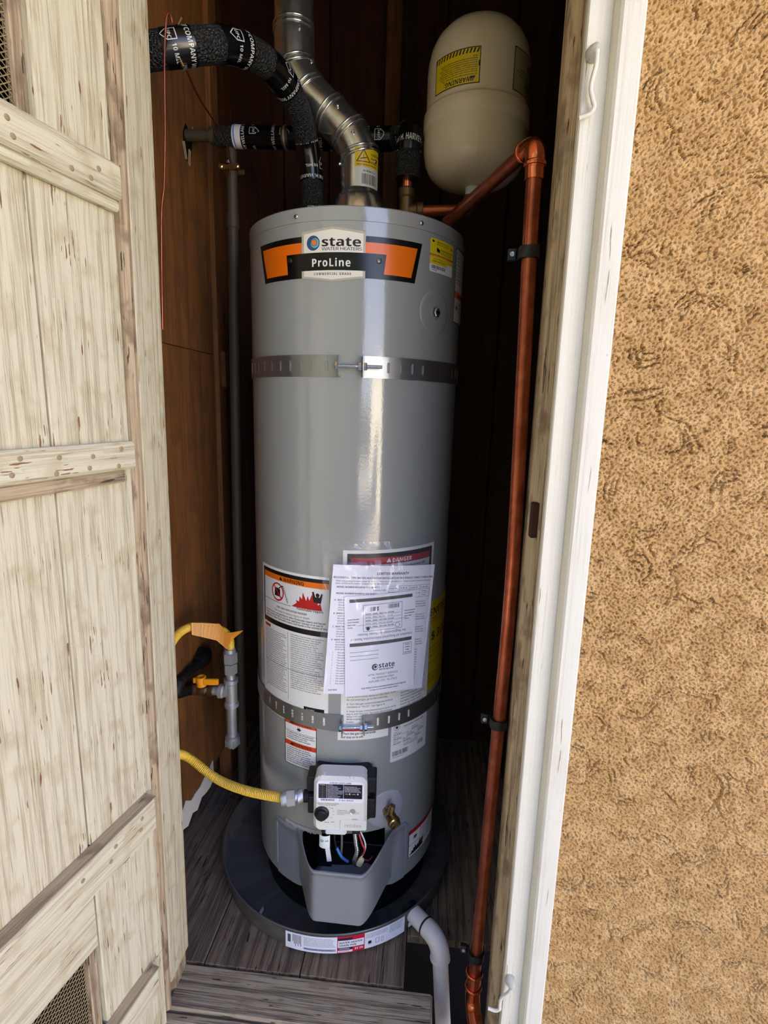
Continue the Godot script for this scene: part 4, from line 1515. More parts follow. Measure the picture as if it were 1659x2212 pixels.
func strap(y: float, tl: float, tr: float, left: Array, right: Array, tilt: float, label: String, drop: float, reach: float) -> void:
	var s := thing("seismic_strap", label, "strap", Vector3.ZERO, "galvanized straps around the water heater")
	strap_band(s, "band", -180.0, tl, y, 0.0198, left, tilt)
	strap_band(s, "band", tr, 180.0, y, 0.0198, right, tilt)
	var mid := (tl + tr) / 2
	var xf := facing(mid, R, y)
	var w := R * deg_to_rad(tr - tl) / 2
	for q in [-1.0, 1.0]:
		add("ear", block_mesh(Vector3(0.0026, 0.038, 0.020), 0.001), M.galvanized, s).transform = xf * Transform3D(Basis(Vector3.UP, q * deg_to_rad(8)), Vector3(q * w, 0, 0.009))
	var st := ST()
	var turns: Array = []
	var rr: Array = []
	var n := 46
	for i in n + 1:
		turns.append(xf * Vector3(lerpf(-w - 0.004, w + reach, float(i) / n), drop, 0.0105))
		rr.append(0.0034 if i < n * 0.45 or i % 2 == 0 else 0.0029)
	tube(st, turns, rr, 12)
	add("bolt", done(st), M.zinc, s)
	add("bolt_head", slab_mesh(circle(0.0078, 6), 0.0, 0.006, 0.001, xf * Transform3D(Basis(), Vector3(-w - 0.002, drop, 0.0105)) * Transform3D(Basis(Vector3.UP, -PI / 2), Vector3.ZERO)), M.zinc, s)
	for k in 2:
		add("nut", slab_mesh(circle(0.0078, 6), 0.0, 0.0062, 0.001, xf * Transform3D(Basis(), Vector3(w + 0.002 - 0.0095 * k, drop, 0.0105)) * Transform3D(Basis(Vector3.UP, PI / 2), Vector3.ZERO)), M.zinc, s)

func build_straps() -> void:
	var l: Array = []
	var r: Array = []
	var t := -170.0
	for k in 30:
		var a := -5.3 - 6.35 * k
		if a > -175:
			l.append(a)
		a = 23.6 + 6.35 * k
		if a < 46 or (a > 62 and a < 175):
			r.append(a)
	strap(1.2535, 0.6, 11.6, l, r, 0.0, "perforated galvanized strap with a bolt around the upper third of the water heater", 0.0, 0.036)
	strap(0.519, 4.6, 15.6, l, r, -0.012, "perforated galvanized strap crossing the lower labels, above the gas control", -0.004, 0.022)

func sheet_point(u: float, y: float, out := 0.0) -> Vector3:
	var a := deg_to_rad(22.0)
	var n := Vector3(sin(a), 0, cos(a))
	var t := Vector3(cos(a), 0, -sin(a))
	var rho := 0.6
	return n * (0.248 + out - rho * (1 - cos(u / rho))) + t * rho * sin(u / rho) + Vector3(0, y, 0)

func leaf(w: float, h: float, c: Vector2, turn: float, out: float, thick: float, wave := 0.0) -> ArrayMesh:
	var st := ST()
	var nx := 14
	var ny := 12
	var fr: Array = []
	var bk: Array = []
	var uv: Array = []
	for i in ny + 1:
		var a := PackedVector3Array()
		var b := PackedVector3Array()
		var q := PackedVector2Array()
		for k in nx + 1:
			var u := float(k) / nx
			var v := float(i) / ny
			var p := Vector2((u - 0.5) * w, (0.5 - v) * h).rotated(turn) + c
			var o := out + wave * sin(u * 5.0 + v * 3.0)
			a.append(sheet_point(p.x, p.y, o))
			b.append(sheet_point(p.x, p.y, o - thick))
			q.append(Vector2(u, v))
		fr.append(a)
		b.reverse()
		bk.append(b)
		uv.append(q)
	grid(st, fr, uv, 1)
	var plain_uv: Array = []
	for i in ny + 1:
		var q := PackedVector2Array()
		for k in nx + 1:
			q.append(Vector2(0.01, 0.01))
		plain_uv.append(q)
	grid(st, bk, plain_uv, 2)
	for i in ny:
		var e := Vector2(0.01, 0.01)
		quad(st, fr[i][nx], bk[i][0], bk[i + 1][0], fr[i + 1][nx], e, e, e, e, 3)
		quad(st, bk[i][nx], fr[i][0], fr[i + 1][0], bk[i + 1][nx], e, e, e, e, 3)
	for k in nx:
		var e := Vector2(0.01, 0.01)
		quad(st, bk[0][nx - k], bk[0][nx - k - 1], fr[0][k + 1], fr[0][k], e, e, e, e, 4)
	return done(st)

func build_papers() -> void:
	var K := Color(0.16, 0.16, 0.2)
	var P := Color(0.93, 0.93, 0.97)
	var im := sheet(880, 1120, P)
	write(im, "LIMITED WARRANTY", 500, 76, 29, K, true, 1)
	write(im, "RESIDENTIAL TYPE WATER HEATER FOR INSTALLATION IN A SINGLE FAMILY DWELLING", 440, 112, 21, K, true, 1)
	para(im, "When referencing the water heater for service or warranty, please refer to the model number located on the data plate, and the serial number to determine the warranty term.", 30, 138, 820, 17, 20, K)
	write(im, "MODEL NUMBER EXAMPLE: EGG-40-DCT-1", 40, 190, 19, K, true)
	write(im, "Warranty Code", 340, 212, 17, K)
	write(im, "MODEL NUMBER EXAMPLE: GS6 50 BCT", 40, 244, 19, K, true)
	write(im, "Warranty Code", 340, 266, 17, K)
	for i in 3:
		for k in 4:
			frame(im, 470 + k * 95, 172 + i * 34, 97, 36, 2, K)
	for q in [["Warranty Code", 474, 196], ["Tank Warranty Term", 474, 230], ["Parts Warranty Term", 474, 264]]:
		write(im, q[0], q[1], q[2], 11, K, true)
	for k in 3:
		write(im, "AD, BD, CN", 574 + k * 95, 196, 13, K, true)
		write(im, "6 Years", 584 + k * 95, 230, 15, K)
		write(im, "6 Years", 584 + k * 95, 264, 15, K)
	var y := 300
	for q in ["A.  WHO IS COVERED.", "B.  WHEN IT IS COVERED.", "C.  WHAT THE MANUFACTURER WILL DO.", "D.  WHAT THE WARRANTY DOES NOT COVER."]:
		write(im, q, 30, y, 18, K, true)
		y = para(im, "STATE INDUSTRIES, INC. AND ITS SUPPLIERS, herein called the warrantor, covers the original purchaser of this water heater at its original place of installation. The water heater must be installed in accordance with all local codes and the manual supplied with the heater. Replacement parts are covered for the remainder of the term.", 66, y + 22, 780, 17, 21, K) + 8
	while y < 1040:
		write(im, "1.", 46, y, 17, K)
		y = para(im, "The water heater or any of its parts have been subjected to misuse, alteration, neglect or accident.", 90, y, 760, 17, 21, K) + 2
	write(im, "July 2018", 40, 1090, 18, K, true)
	var m := leaf(0.216, 0.275, Vector2(0.002, 0.7345), -0.065, 0.0, 0.0016)
	var b := thing("warranty_booklet", "white folded warranty booklet with printed text, inside the clear plastic bag on the tank", "booklet")
	label_on(b, "pages", im, m, 0.8)
	# registration card
	im = sheet(600, 820, P)
	var G := Color(0.26, 0.26, 0.25)
	box(im, 40, 24, 530, 26, G)
	box(im, 40, 378, 530, 28, G)
	frame(im, 150, 76, 330, 214, 3, K)
	bars(im, 210, 96, 70, 34, 3)
	bars(im, 360, 86, 90, 34, 4)
	for i in 5:
		box(im, 160, 160 + i * 26, 310, 2, K)
		write(im, "MODEL   SERIAL   GALLONS   BTU/HR", 168, 156 + i * 26, 15, K, i % 2 == 0)
	disc(im, 190, 268, 14, K)
	disc(im, 440, 262, 20, K)
	disc(im, 440, 262, 17, P)
	for q in [[24, 190], [500, 160]]:
		for i in 4:
			write(im, ["Model Number", "Serial Number", "Date Code", "Series"][i], q[0], q[1] + i * 22, 14, K, true)
	box(im, 100, 236, 60, 2, K)
	box(im, 470, 210, 50, 2, K)
	# upside-down lines
	var tmp := sheet(560, 80, Color(1, 1, 1, 0))
	write(tmp, "Location of Required Information Needed", 280, 32, 26, Color(0.45, 0.45, 0.48), true, 1)
	write(tmp, "for Registration on Water Heater", 280, 68, 26, Color(0.45, 0.45, 0.48), true, 1)
	tmp.rotate_180()
	im.blend_rect(tmp, Rect2i(0, 0, 560, 80), Vector2i(30, 292))
	for i in 3:
		box(im, 40, 452 + i * 32, 240, 3, K)
	frame(im, 494, 424, 76, 96, 3, K)
	for i in 4:
		write(im, ["PLACE", "STAMP", "HERE", "POSTAGE"][i], 532, 444 + i * 22, 14, K, true, 1)
	disc(im, 250, 592, 27, K)
	disc(im, 256, 592, 18, P)
	disc(im, 254, 590, 12, K)
	write(im, "state", 280, 604, 58, K, true)
	write(im, "WATER HEATERS", 284, 624, 17, K, true)
	write(im, "ATTN: PRODUCT SERVICES", 320, 664, 22, K, false, 1)
	write(im, "106 ADKISSON STREET", 320, 692, 20, K, false, 1)
	write(im, "ASHLAND CITY, TN 37015", 320, 720, 22, K, false, 1)
	write(im, "Visit https://www.statewaterheaters.com/register", 330, 768, 17, K, true, 1)
	write(im, "to register your water heater online!", 330, 788, 15, K, true, 1)
	b = thing("registration_card", "white registration card with two dark bars, in front of the warranty booklet", "card")
	label_on(b, "card_face", im, leaf(0.150, 0.217, Vector2(0.002, 0.706), 0.020, 0.0035, 0.0010), 0.8)
	# clear bag over both, taped to the tank at its top
	var st := ST()
	var rows: Array = []
	var nz := FastNoiseLite.new()
	nz.seed = 4
	nz.frequency = 34.0
	nz.fractal_octaves = 2
	for i in 91:
		var row := PackedVector3Array()
		var y2 := lerpf(0.918, 0.588, i / 90.0)
		var k := ss(0.916, 0.872, y2)
		for c in 71:
			var u := lerpf(-0.118, 0.120, c / 70.0)
			var front := sheet_point(u + (y2 - 0.735) * 0.06, y2 - u * 0.05, 0.0075)
			var ang := 22.0 + rad_to_deg(u / 0.232)
			var on := at(ang, 0.2316, y2)
			var q := on.lerp(front, k)
			var edge := ss(0.085, 0.118, absf(u))
			q = q.lerp(at(ang, 0.2330 + 0.016 * k, y2), edge * 0.5)
			q += Vector3(q.x, 0, q.z).normalized() * nz.get_noise_3d(u * 1.0, y2 * 0.6, 0) * 0.0050 * (1.0 - 0.45 * k)
			row.append(q)
		rows.append(row)
	grid(st, rows, [], 1)
	tag(add("document_bag", done(st), M.clear_film), "clear plastic bag holding the papers, taped to the front of the tank", "plastic bag")

func build_pan() -> void:
	var p := thing("drain_pan", "round dark metal drain pan with a printed band label, under the water heater", "drain pan", Vector3(-0.0255, 0, 0.004))
	add("pan_body", lathe_mesh([Vector2(0.0, 0.0005), Vector2(0.290, 0.0005), Vector2(0.2935, 0.003), Vector2(0.3005, 0.055)], Transform3D(), 110), M.pan_metal, p)
	add("pan_floor", lathe_mesh([Vector2(0.299, 0.055), Vector2(0.2915, 0.006), Vector2(0.286, 0.003), Vector2(0.0, 0.0025)], Transform3D(), 110, false), M.pan_metal, p)
	var rim: Array = []
	for i in 9:
		var a := TAU * i / 8
		rim.append(Vector2(0.300 + 0.0022 * cos(a), 0.0565 + 0.0022 * sin(a)))
	add("rolled_rim", lathe_mesh(rim, Transform3D(), 110, false), M.pan_rim, p)
	var K := Color(0.10, 0.10, 0.14)
	var W := Color(0.86, 0.88, 0.94)
	var im := sheet(1640, 270, W)
	box(im, 30, 40, 44, 130, Color(0.35, 0.42, 0.42))
	for i in 14:
		box(im, 34, 46 + i * 9, 36, 4, Color(0.15, 0.2, 0.2))
	for i in 7:
		box(im, 100 + i * 18, 24, 9, 120 + (i * 37) % 80, Color(0.3, 0.3, 0.36))
	var small := "This pan is intended for use under residential water heaters. Connect a drain line to the outlet and run it to a suitable drain. Do not use where leaking water would damage the surroundings. Install level on a firm floor. Aluminum and plastic pans must not be used with gas water heaters unless approved by local code. "
	para(im, small + small, 250, 44, 420, 17, 21, K, false, 190)
	box(im, 250, 205, 420, 34, Color(0.55, 0.56, 0.7))
	write(im, "MADE IN USA WITH GLOBAL MATERIALS", 262, 230, 20, K, true)
	box(im, 690, 0, 360, 270, Color(0.74, 0.08, 0.20))
	box(im, 690, 0, 360, 22, Color(0.80, 0.10, 0.22))
	box(im, 700, 24, 190, 40, Color(0.16, 0.13, 0.22))
	box(im, 700, 66, 340, 116, W)
	write(im, "WATER HEATER", 714, 118, 42, K, true)
	write(im, "DRAIN PAN", 714, 164, 42, K, true)
	box(im, 700, 184, 190, 40, Color(0.16, 0.13, 0.22))
	write(im, "UNIVERSAL", 712, 214, 26, W, true)
	box(im, 700, 228, 190, 34, W)
	write(im, "GALVANIZED", 708, 252, 22, Color(0.74, 0.08, 0.20), true)
	write(im, "22 IN", 916, 238, 46, W, true)
	para(im, small, 1064, 40, 330, 15, 19, K, false, 100)
	for q in [[1100, 150, 40, 60], [1200, 140, 50, 80], [1280, 150, 30, 80]]:
		frame(im, q[0], q[1], q[2], q[3], 4, K)
	disc(im, 1120, 176, 24, K)
	para(im, small, 1400, 30, 220, 14, 17, K, false, 160)
	label_on(p, "pan_label", im, patch(-12.4, 40.3, 0.0075, 0.050, 0.3005, 40, 1), 0.4)
	add("barcode_sticker", patch(42.5, 47.5, 0.010, 0.022, 0.3003, 6), M.white_plastic, p)
	# outlet with its nut inside the pan wall
	var out := along(Vector3(sin(deg_to_rad(45.5)), 0, cos(deg_to_rad(45.5))) * 0.282 + Vector3(0, 0.035, 0), Vector3(sin(deg_to_rad(45.5)), 0, cos(deg_to_rad(45.5))) * 0.4 + Vector3(0, 0.035, 0))
	add("outlet_nut", lathe_mesh([Vector2(0.013, 0.0), Vector2(0.022, 0.0), Vector2(0.022, 0.009), Vector2(0.013, 0.0095)], out, 8), M.black_plastic, p)
	var flake := add("debris_flake", slab_mesh(PackedVector2Array([Vector2(-0.004, -0.012), Vector2(0.003, -0.006), Vector2(0.005, 0.004), Vector2(0.001, 0.012), Vector2(-0.003, 0.004)]), 0.0, 0.0012), M.fibre)
	flake.transform = Transform3D(Basis(Vector3.RIGHT, -PI / 2), Vector3(-0.17, 0.0045, 0.222))
	tag(flake, "small pale flake of debris lying in the left front of the drain pan", "debris")
	# white drain pipe
	var d := thing("drain_pipe", "white plastic drain pipe running from the pan and down in front of the floor edge", "pipe")
	var a0 := Vector3(0.188, 0.036, 0.212)
	var path := bend(a0, Vector3(0.247, 0.040, 0.272), Vector3(0.272, -0.25, 0.288), 0.034, 9)
	var lower := part_of(path, 0.24, 1.0)
	add("pipe", tube_mesh(lower, 0.0172, 26), M.pvc, d)
	add("elbow_fitting", tube_mesh(part_of(path, 0.12, 0.315), 0.0208, 26), M.pvc, d)
	add("adapter", tube_mesh(part_of(path, 0.0, 0.115), 0.0195, 26), M.pvc, d)
	add("collar", tube_mesh(part_of(path, 0.310, 0.322), 0.0222, 26), M.pvc, d)
	add("primer_ring", tube_mesh(part_of(path, 0.112, 0.124), 0.0210, 26), M.pvc_primer, d)

func build_flue() -> void:
	var f := thing("flue_pipe", "shiny galvanized flue pipe with angled elbows rising from the top of the tank", "flue")
	add("draft_hood", lathe_mesh([Vector2(0.062, 1.532), Vector2(0.060, 1.580), Vector2(0.0535, 1.602), Vector2(0.0515, 1.611), Vector2(0.0480, 1.618), Vector2(0.0440, 1.6225), Vector2(0.0435, 1.627), Vector2(0.0425, 1.628)], Transform3D(), 40, false), M.duct, f)
	for k in 4:
		add("hood_leg", block_mesh(Vector3(0.012, 0.02, 0.003), 0.0005), M.duct, f).transform = facing(45 + 90 * k, 0.056, 1.536)
	var P := [Vector3(0, 1.60, 0), Vector3(-0.001, 1.70, 0), Vector3(-0.024, 1.742, 0), Vector3(-0.066, 1.779, 0), Vector3(-0.112, 1.820, 0), Vector3(-0.139, 1.865, 0), Vector3(-0.141, 1.935, -0.002), Vector3(-0.148, 2.50, -0.01)]
	var rads := [0.0402, 0.0412, 0.0405, 0.0412, 0.0405, 0.0412, 0.0395]
	for i in 7:
		add(["collar", "elbow_gore", "elbow_gore", "straight_duct", "elbow_gore", "collar", "riser"][i], tube_mesh([P[i] - (P[i + 1] - P[i]).normalized() * (0.008 if i else 0.002), P[i], P[i + 1], P[i + 1] + (P[i + 1] - P[i]).normalized() * 0.006], rads[i], 40, false), M.duct, f)
	# beads at the joints
	for i in range(1, 7):
		var dir: Vector3 = ((P[i + 1] - P[i]).normalized() + (P[i] - P[i - 1]).normalized()).normalized()
		for k in [-0.006, 0.004]:
			var ring: Array = []
			for q in 9:
				var a := TAU * q / 8
				ring.append(Vector2(0.0418 + 0.0022 * cos(a), 0.0028 * sin(a) + k))
			add("bead", lathe_mesh(ring, along(P[i], P[i] + dir), 40, false), M.duct, f)
	for q in [[1, 60], [1, -70], [2, 10], [3, 30], [4, -60], [6, 30], [5, 65]]:
		var dir: Vector3 = (P[q[0]] - P[q[0] - 1]).normalized()
		var base: Vector3 = P[q[0]] - dir * 0.020
		var side := Vector3(sin(deg_to_rad(q[1])), 0, cos(deg_to_rad(q[1])))
		side = (side - dir * side.dot(dir)).normalized()
		add("screw", lathe_mesh([Vector2(0.0042, 0), Vector2(0.004, 0.003), Vector2(0.0022, 0.0045), Vector2(0, 0.0045)], along(base + side * 0.0405, base + side), 8), M.zinc, f)
	var im := sheet(300, 440, Color(0.83, 0.82, 0.78))
	var K := Color(0.08, 0.07, 0.05)
	box(im, 0, 0, 300, 200, Color(0.88, 0.74, 0.10))
	poly(im, [Vector2(96, 14), Vector2(176, 150), Vector2(16, 150)], K)
	poly(im, [Vector2(96, 32), Vector2(160, 142), Vector2(32, 142)], Color(0.88, 0.74, 0.10))
	stroke(im, Vector2(60, 120), Vector2(130, 100), 10, K)
	stroke(im, Vector2(96, 62), Vector2(96, 116), 6, K)
	for i in 3:
		write(im, ["CAUTION", "SHARP", "EDGES"][i], 178, 70 + i * 42, 30, K, true)
	write(im, "PROTECTIVE GLOVES REQUIRED", 20, 184, 17, K, true)
	write(im, "GV BEND CL A", 90, 250, 24, K, true)
	bars(im, 80, 270, 190, 110, 61, K)
	label_on(f, "caution_label", im, patch(-6.0, 74.0, 1.622, 1.700, 0.0422, 14), 0.35)

# ------------------------------------------------------------------ pipes
func tape_image() -> Image:
	var im := sheet(512, 512, Color(0.045, 0.045, 0.05))
	var W := Color(0.80, 0.80, 0.78)
	for i in 2:
		write(im, "WILLIAM H. HARVEY COMPANY", 6, 90 + 256 * i, 36, W, true, 0, -1)
		for k in 2:
			var c := Vector2(110 + 256 * k, 175 + 256 * i)
			poly(im, [c + Vector2(-34, -40), c + Vector2(34, -40), c + Vector2(34, 10), c + Vector2(0, 46), c + Vector2(-34, 10)], W)
			poly(im, [c + Vector2(-29, -35), c + Vector2(29, -35), c + Vector2(29, 8), c + Vector2(0, 39), c + Vector2(-29, 8)], Color(0.045, 0.045, 0.05))
			write(im, "UPC", int(c.x), int(c.y) + 8, 28, W, true, 1)
			write(im, "10 MIL", int(c.x) + 48, int(c.y) - 6, 30, W, true)
	return im

func lagging(parent: Node, path: Array, r, tapes: Array, turn := 0.0) -> void:
	# foam sleeve with stretches of printed tape
	add("foam_sleeve", tube_mesh(path, r, 24), M.foam, parent)
	for t in tapes:
		var p := part_of(path, t[0], t[1])
		var st := ST()
		var rr: float = t[2]
		tube(st, p, rr, 24, false)
		add("tape_wrap", done(st), M.tape, parent)

func build_water_lines() -> void:
	var m := textured("tape", tape_image(), 0.22, Vector3(1.0 / 0.150, 1.0 / 0.14, 1))
	m.uv1_offset = Vector3(0.2, 0.1, 0)
	var h := thing("hot_water_pipe", "black foam and tape wrapped water pipe curving from the left wall down to the tank", "insulated pipe")
	var path := curve([Vector3(-0.1016, 1.528, 0), Vector3(-0.1016, 1.60, 0), Vector3(-0.106, 1.69, 0.006), Vector3(-0.118, 1.762, 0.06), Vector3(-0.146, 1.790, 0.14), Vector3(-0.190, 1.782, 0.215), Vector3(-0.235, 1.757, 0.262), Vector3(-0.285, 1.740, 0.285), Vector3(-0.345, 1.73, 0.292), Vector3(-0.419, 1.725, 0.295)], 8)
	var rr: Array = []
	for i in path.size():
		rr.append(lerpf(0.0235, 0.0262, ss(0.15, 0.6, float(i) / path.size())))
	lagging(h, path, rr, [[0.0, 0.03, 0.0242], [0.055, 0.10, 0.0240], [0.175, 0.285, 0.0246], [0.42, 0.515, 0.0268], [0.585, 0.665, 0.0272], [0.735, 0.80, 0.0274], [0.92, 1.0, 0.0274]])
	var c := thing("cold_water_pipe", "black insulated pipe crossing behind the flue and dropping to a bronze tee on the tank", "insulated pipe")
	path = curve([Vector3(-0.345, 1.782, -0.09), Vector3(-0.24, 1.779, -0.09), Vector3(-0.10, 1.774, -0.09), Vector3(0.05, 1.771, -0.088), Vector3(0.085, 1.768, -0.072), Vector3(0.103, 1.754, -0.030), Vector3(0.1045, 1.728, -0.004), Vector3(0.1035, 1.70, 0.0), Vector3(0.1025, 1.655, 0.0)], 8)
	rr = []
	for i in path.size():
		rr.append(lerpf(0.0225, 0.0262, ss(0.55, 0.8, float(i) / path.size())))
	lagging(c, path, rr, [[0.10, 0.335, 0.0232], [0.40, 0.52, 0.0240], [0.58, 0.68, 0.0245], [0.76, 0.92, 0.0272]])
	add("bare_pipe", tube_mesh([Vector3(-0.419, 1.785, -0.09), Vector3(-0.34, 1.782, -0.09)], 0.0125, 18), M.old_pipe, c)
	add("coupling", lathe_mesh([Vector2(0.0125, 0), Vector2(0.019, 0.001), Vector2(0.019, 0.014), Vector2(0.0125, 0.015)], along(Vector3(-0.362, 1.783, -0.09), Vector3(-0.3, 1.782, -0.09)), 8), M.old_pipe, c)
	add("exposed_copper", tube_mesh([Vector3(-0.190, 1.777, -0.09), Vector3(-0.176, 1.777, -0.09)], 0.0236, 20), M.bronze, c)
	add("zip_tie", tube_mesh([Vector3(-0.186, 1.777, -0.09), Vector3(-0.182, 1.777, -0.09)], 0.0245, 20), M.steel_fitting, c)
	add("paper_band", tube_mesh([Vector3(-0.304, 1.781, -0.09), Vector3(-0.284, 1.780, -0.09)], 0.0237, 20, false), M.white_plastic, c)
	add("blue_band", tube_mesh([Vector3(-0.301, 1.781, -0.09), Vector3(-0.298, 1.781, -0.09)], 0.0240, 20, false), M.blue_sleeve, c)
	add("copper_stub", tube_mesh([Vector3(0.1025, 1.665, 0), Vector3(0.1022, 1.625, 0)], 0.0111, 20), M.bright_copper, c)
	# bronze tee and the branch to the expansion tank
	add("tee", lathe_mesh([Vector2(0.0112, 1.528), Vector2(0.016, 1.548), Vector2(0.0175, 1.552), Vector2(0.0175, 1.566), Vector2(0.0155, 1.571), Vector2(0.0155, 1.617), Vector2(0.0178, 1.621), Vector2(0.0178, 1.634), Vector2(0.0165, 1.637), Vector2(0.0112, 1.637)], Transform3D(Basis(), Vector3(0.1022, 0, 0)), 28), M.bronze, c)
	add("tee_branch", lathe_mesh([Vector2(0.0145, 0.0), Vector2(0.0145, 0.022), Vector2(0.0172, 0.025), Vector2(0.0172, 0.036), Vector2(0.0112, 0.037)], along(Vector3(0.1022, 1.593, 0), Vector3(0.2, 1.5945, 0)), 24), M.bronze, c)
	add("branch_pipe", tube_mesh([Vector3(0.13, 1.5935, 0), Vector3(0.222, 1.595, 0)], 0.0111, 20), M.copper, c)
	add("branch_elbow", tube_mesh(bend(Vector3(0.212, 1.595, 0), Vector3(0.238, 1.5955, 0), Vector3(0.2385, 1.622, 0), 0.014), 0.0155, 20), M.bronze, c)

func build_expansion_tank() -> void:
	var e := thing("expansion_tank", "beige dome-ended expansion tank with an upside-down yellow warning label, at upper right", "expansion tank", Vector3(0.240, 0, 0))
	add("shell", lathe_mesh([Vector2(0.0, 1.637), Vector2(0.03, 1.6375), Vector2(0.055, 1.6415), Vector2(0.076, 1.650), Vector2(0.092, 1.663), Vector2(0.101, 1.680), Vector2(0.1048, 1.700), Vector2(0.1055, 1.720), Vector2(0.1050, 1.732), Vector2(0.1050, 1.7355), Vector2(0.1066, 1.7375), Vector2(0.1075, 1.740), Vector2(0.1075, 1.7635), Vector2(0.1066, 1.766), Vector2(0.1036, 1.768), Vector2(0.1026, 1.7705), Vector2(0.1026, 1.775), Vector2(0.1026, 1.838), Vector2(0.1015, 1.858), Vector2(0.097, 1.878), Vector2(0.088, 1.896), Vector2(0.074, 1.911), Vector2(0.055, 1.922), Vector2(0.03, 1.929), Vector2(0.0, 1.931)], Transform3D(), 64, false), M.cream_enamel, e)
	add("inlet_cap", lathe_mesh([Vector2(0.0145, 1.612), Vector2(0.0145, 1.630), Vector2(0.0155, 1.632), Vector2(0.0155, 1.640)], Transform3D(), 12), M.white_plastic, e)
	add("inlet_nipple", lathe_mesh([Vector2(0.0125, 1.598), Vector2(0.0125, 1.614)], Transform3D(), 18), M.bronze, e)
	var K := Color(0.07, 0.06, 0.03)
	var Y := Color(0.85, 0.73, 0.07)
	var im := sheet(720, 440, K)
	box(im, 12, 12, 696, 416, Y)
	write(im, "WARNING:", 330, 88, 84, K, true, 1)
	poly(im, [Vector2(60, 92), Vector2(96, 26), Vector2(132, 92)], K)
	stroke(im, Vector2(96, 46), Vector2(96, 72), 7, Y)
	write(im, "ALL EXPANSION TANKS WILL EVENTUALLY FAIL", 40, 122, 24, K, true)
	para(im, "Use only in systems with a relief valve. This tank must be installed in a place where leakage will not result in damage to the surrounding area. Improper installation, adjustment or use can cause property damage or serious injury. Do not exceed the maximum working pressure. Precharge must be set to line pressure before the tank is placed in service. Replace the tank when the bladder no longer holds its air charge.", 40, 152, 620, 21, 26, K, true, 345)
	for i in 14:
		poly(im, [Vector2(14 + i * 51, 426), Vector2(38 + i * 51, 426), Vector2(62 + i * 51, 368), Vector2(38 + i * 51, 368)], K)
	poly(im, [Vector2(12, 200), Vector2(26, 215), Vector2(26, 265), Vector2(12, 280)], K)
	im.rotate_180()
	label_on(e, "warning_label", im, patch(-55.0, -1.5, 1.778, 1.838, 0.1031, 18), 0.35, "yellow and black warning label, upside down")
	im = sheet(300, 360, K)
	box(im, 8, 8, 284, 344, Color(0.62, 0.56, 0.44))
	write(im, "MODEL", 20, 50, 26, K, true)
	for q in [[20, 40, 120, 60, 12], [24, 210, 90, 56, 13]]:
		bars(im, q[0], q[1] + 20, q[2], q[3], q[4], K)
	para(im, "MAX WORKING PRESSURE 150 PSI. MAX TEMPERATURE 200F. PRECHARGE 40 PSI.", 20, 150, 250, 20, 25, K)
	im.rotate_180()
	label_on(e, "data_label", im, patch(36.0, 74.0, 1.776, 1.848, 0.1031, 12), 0.4)

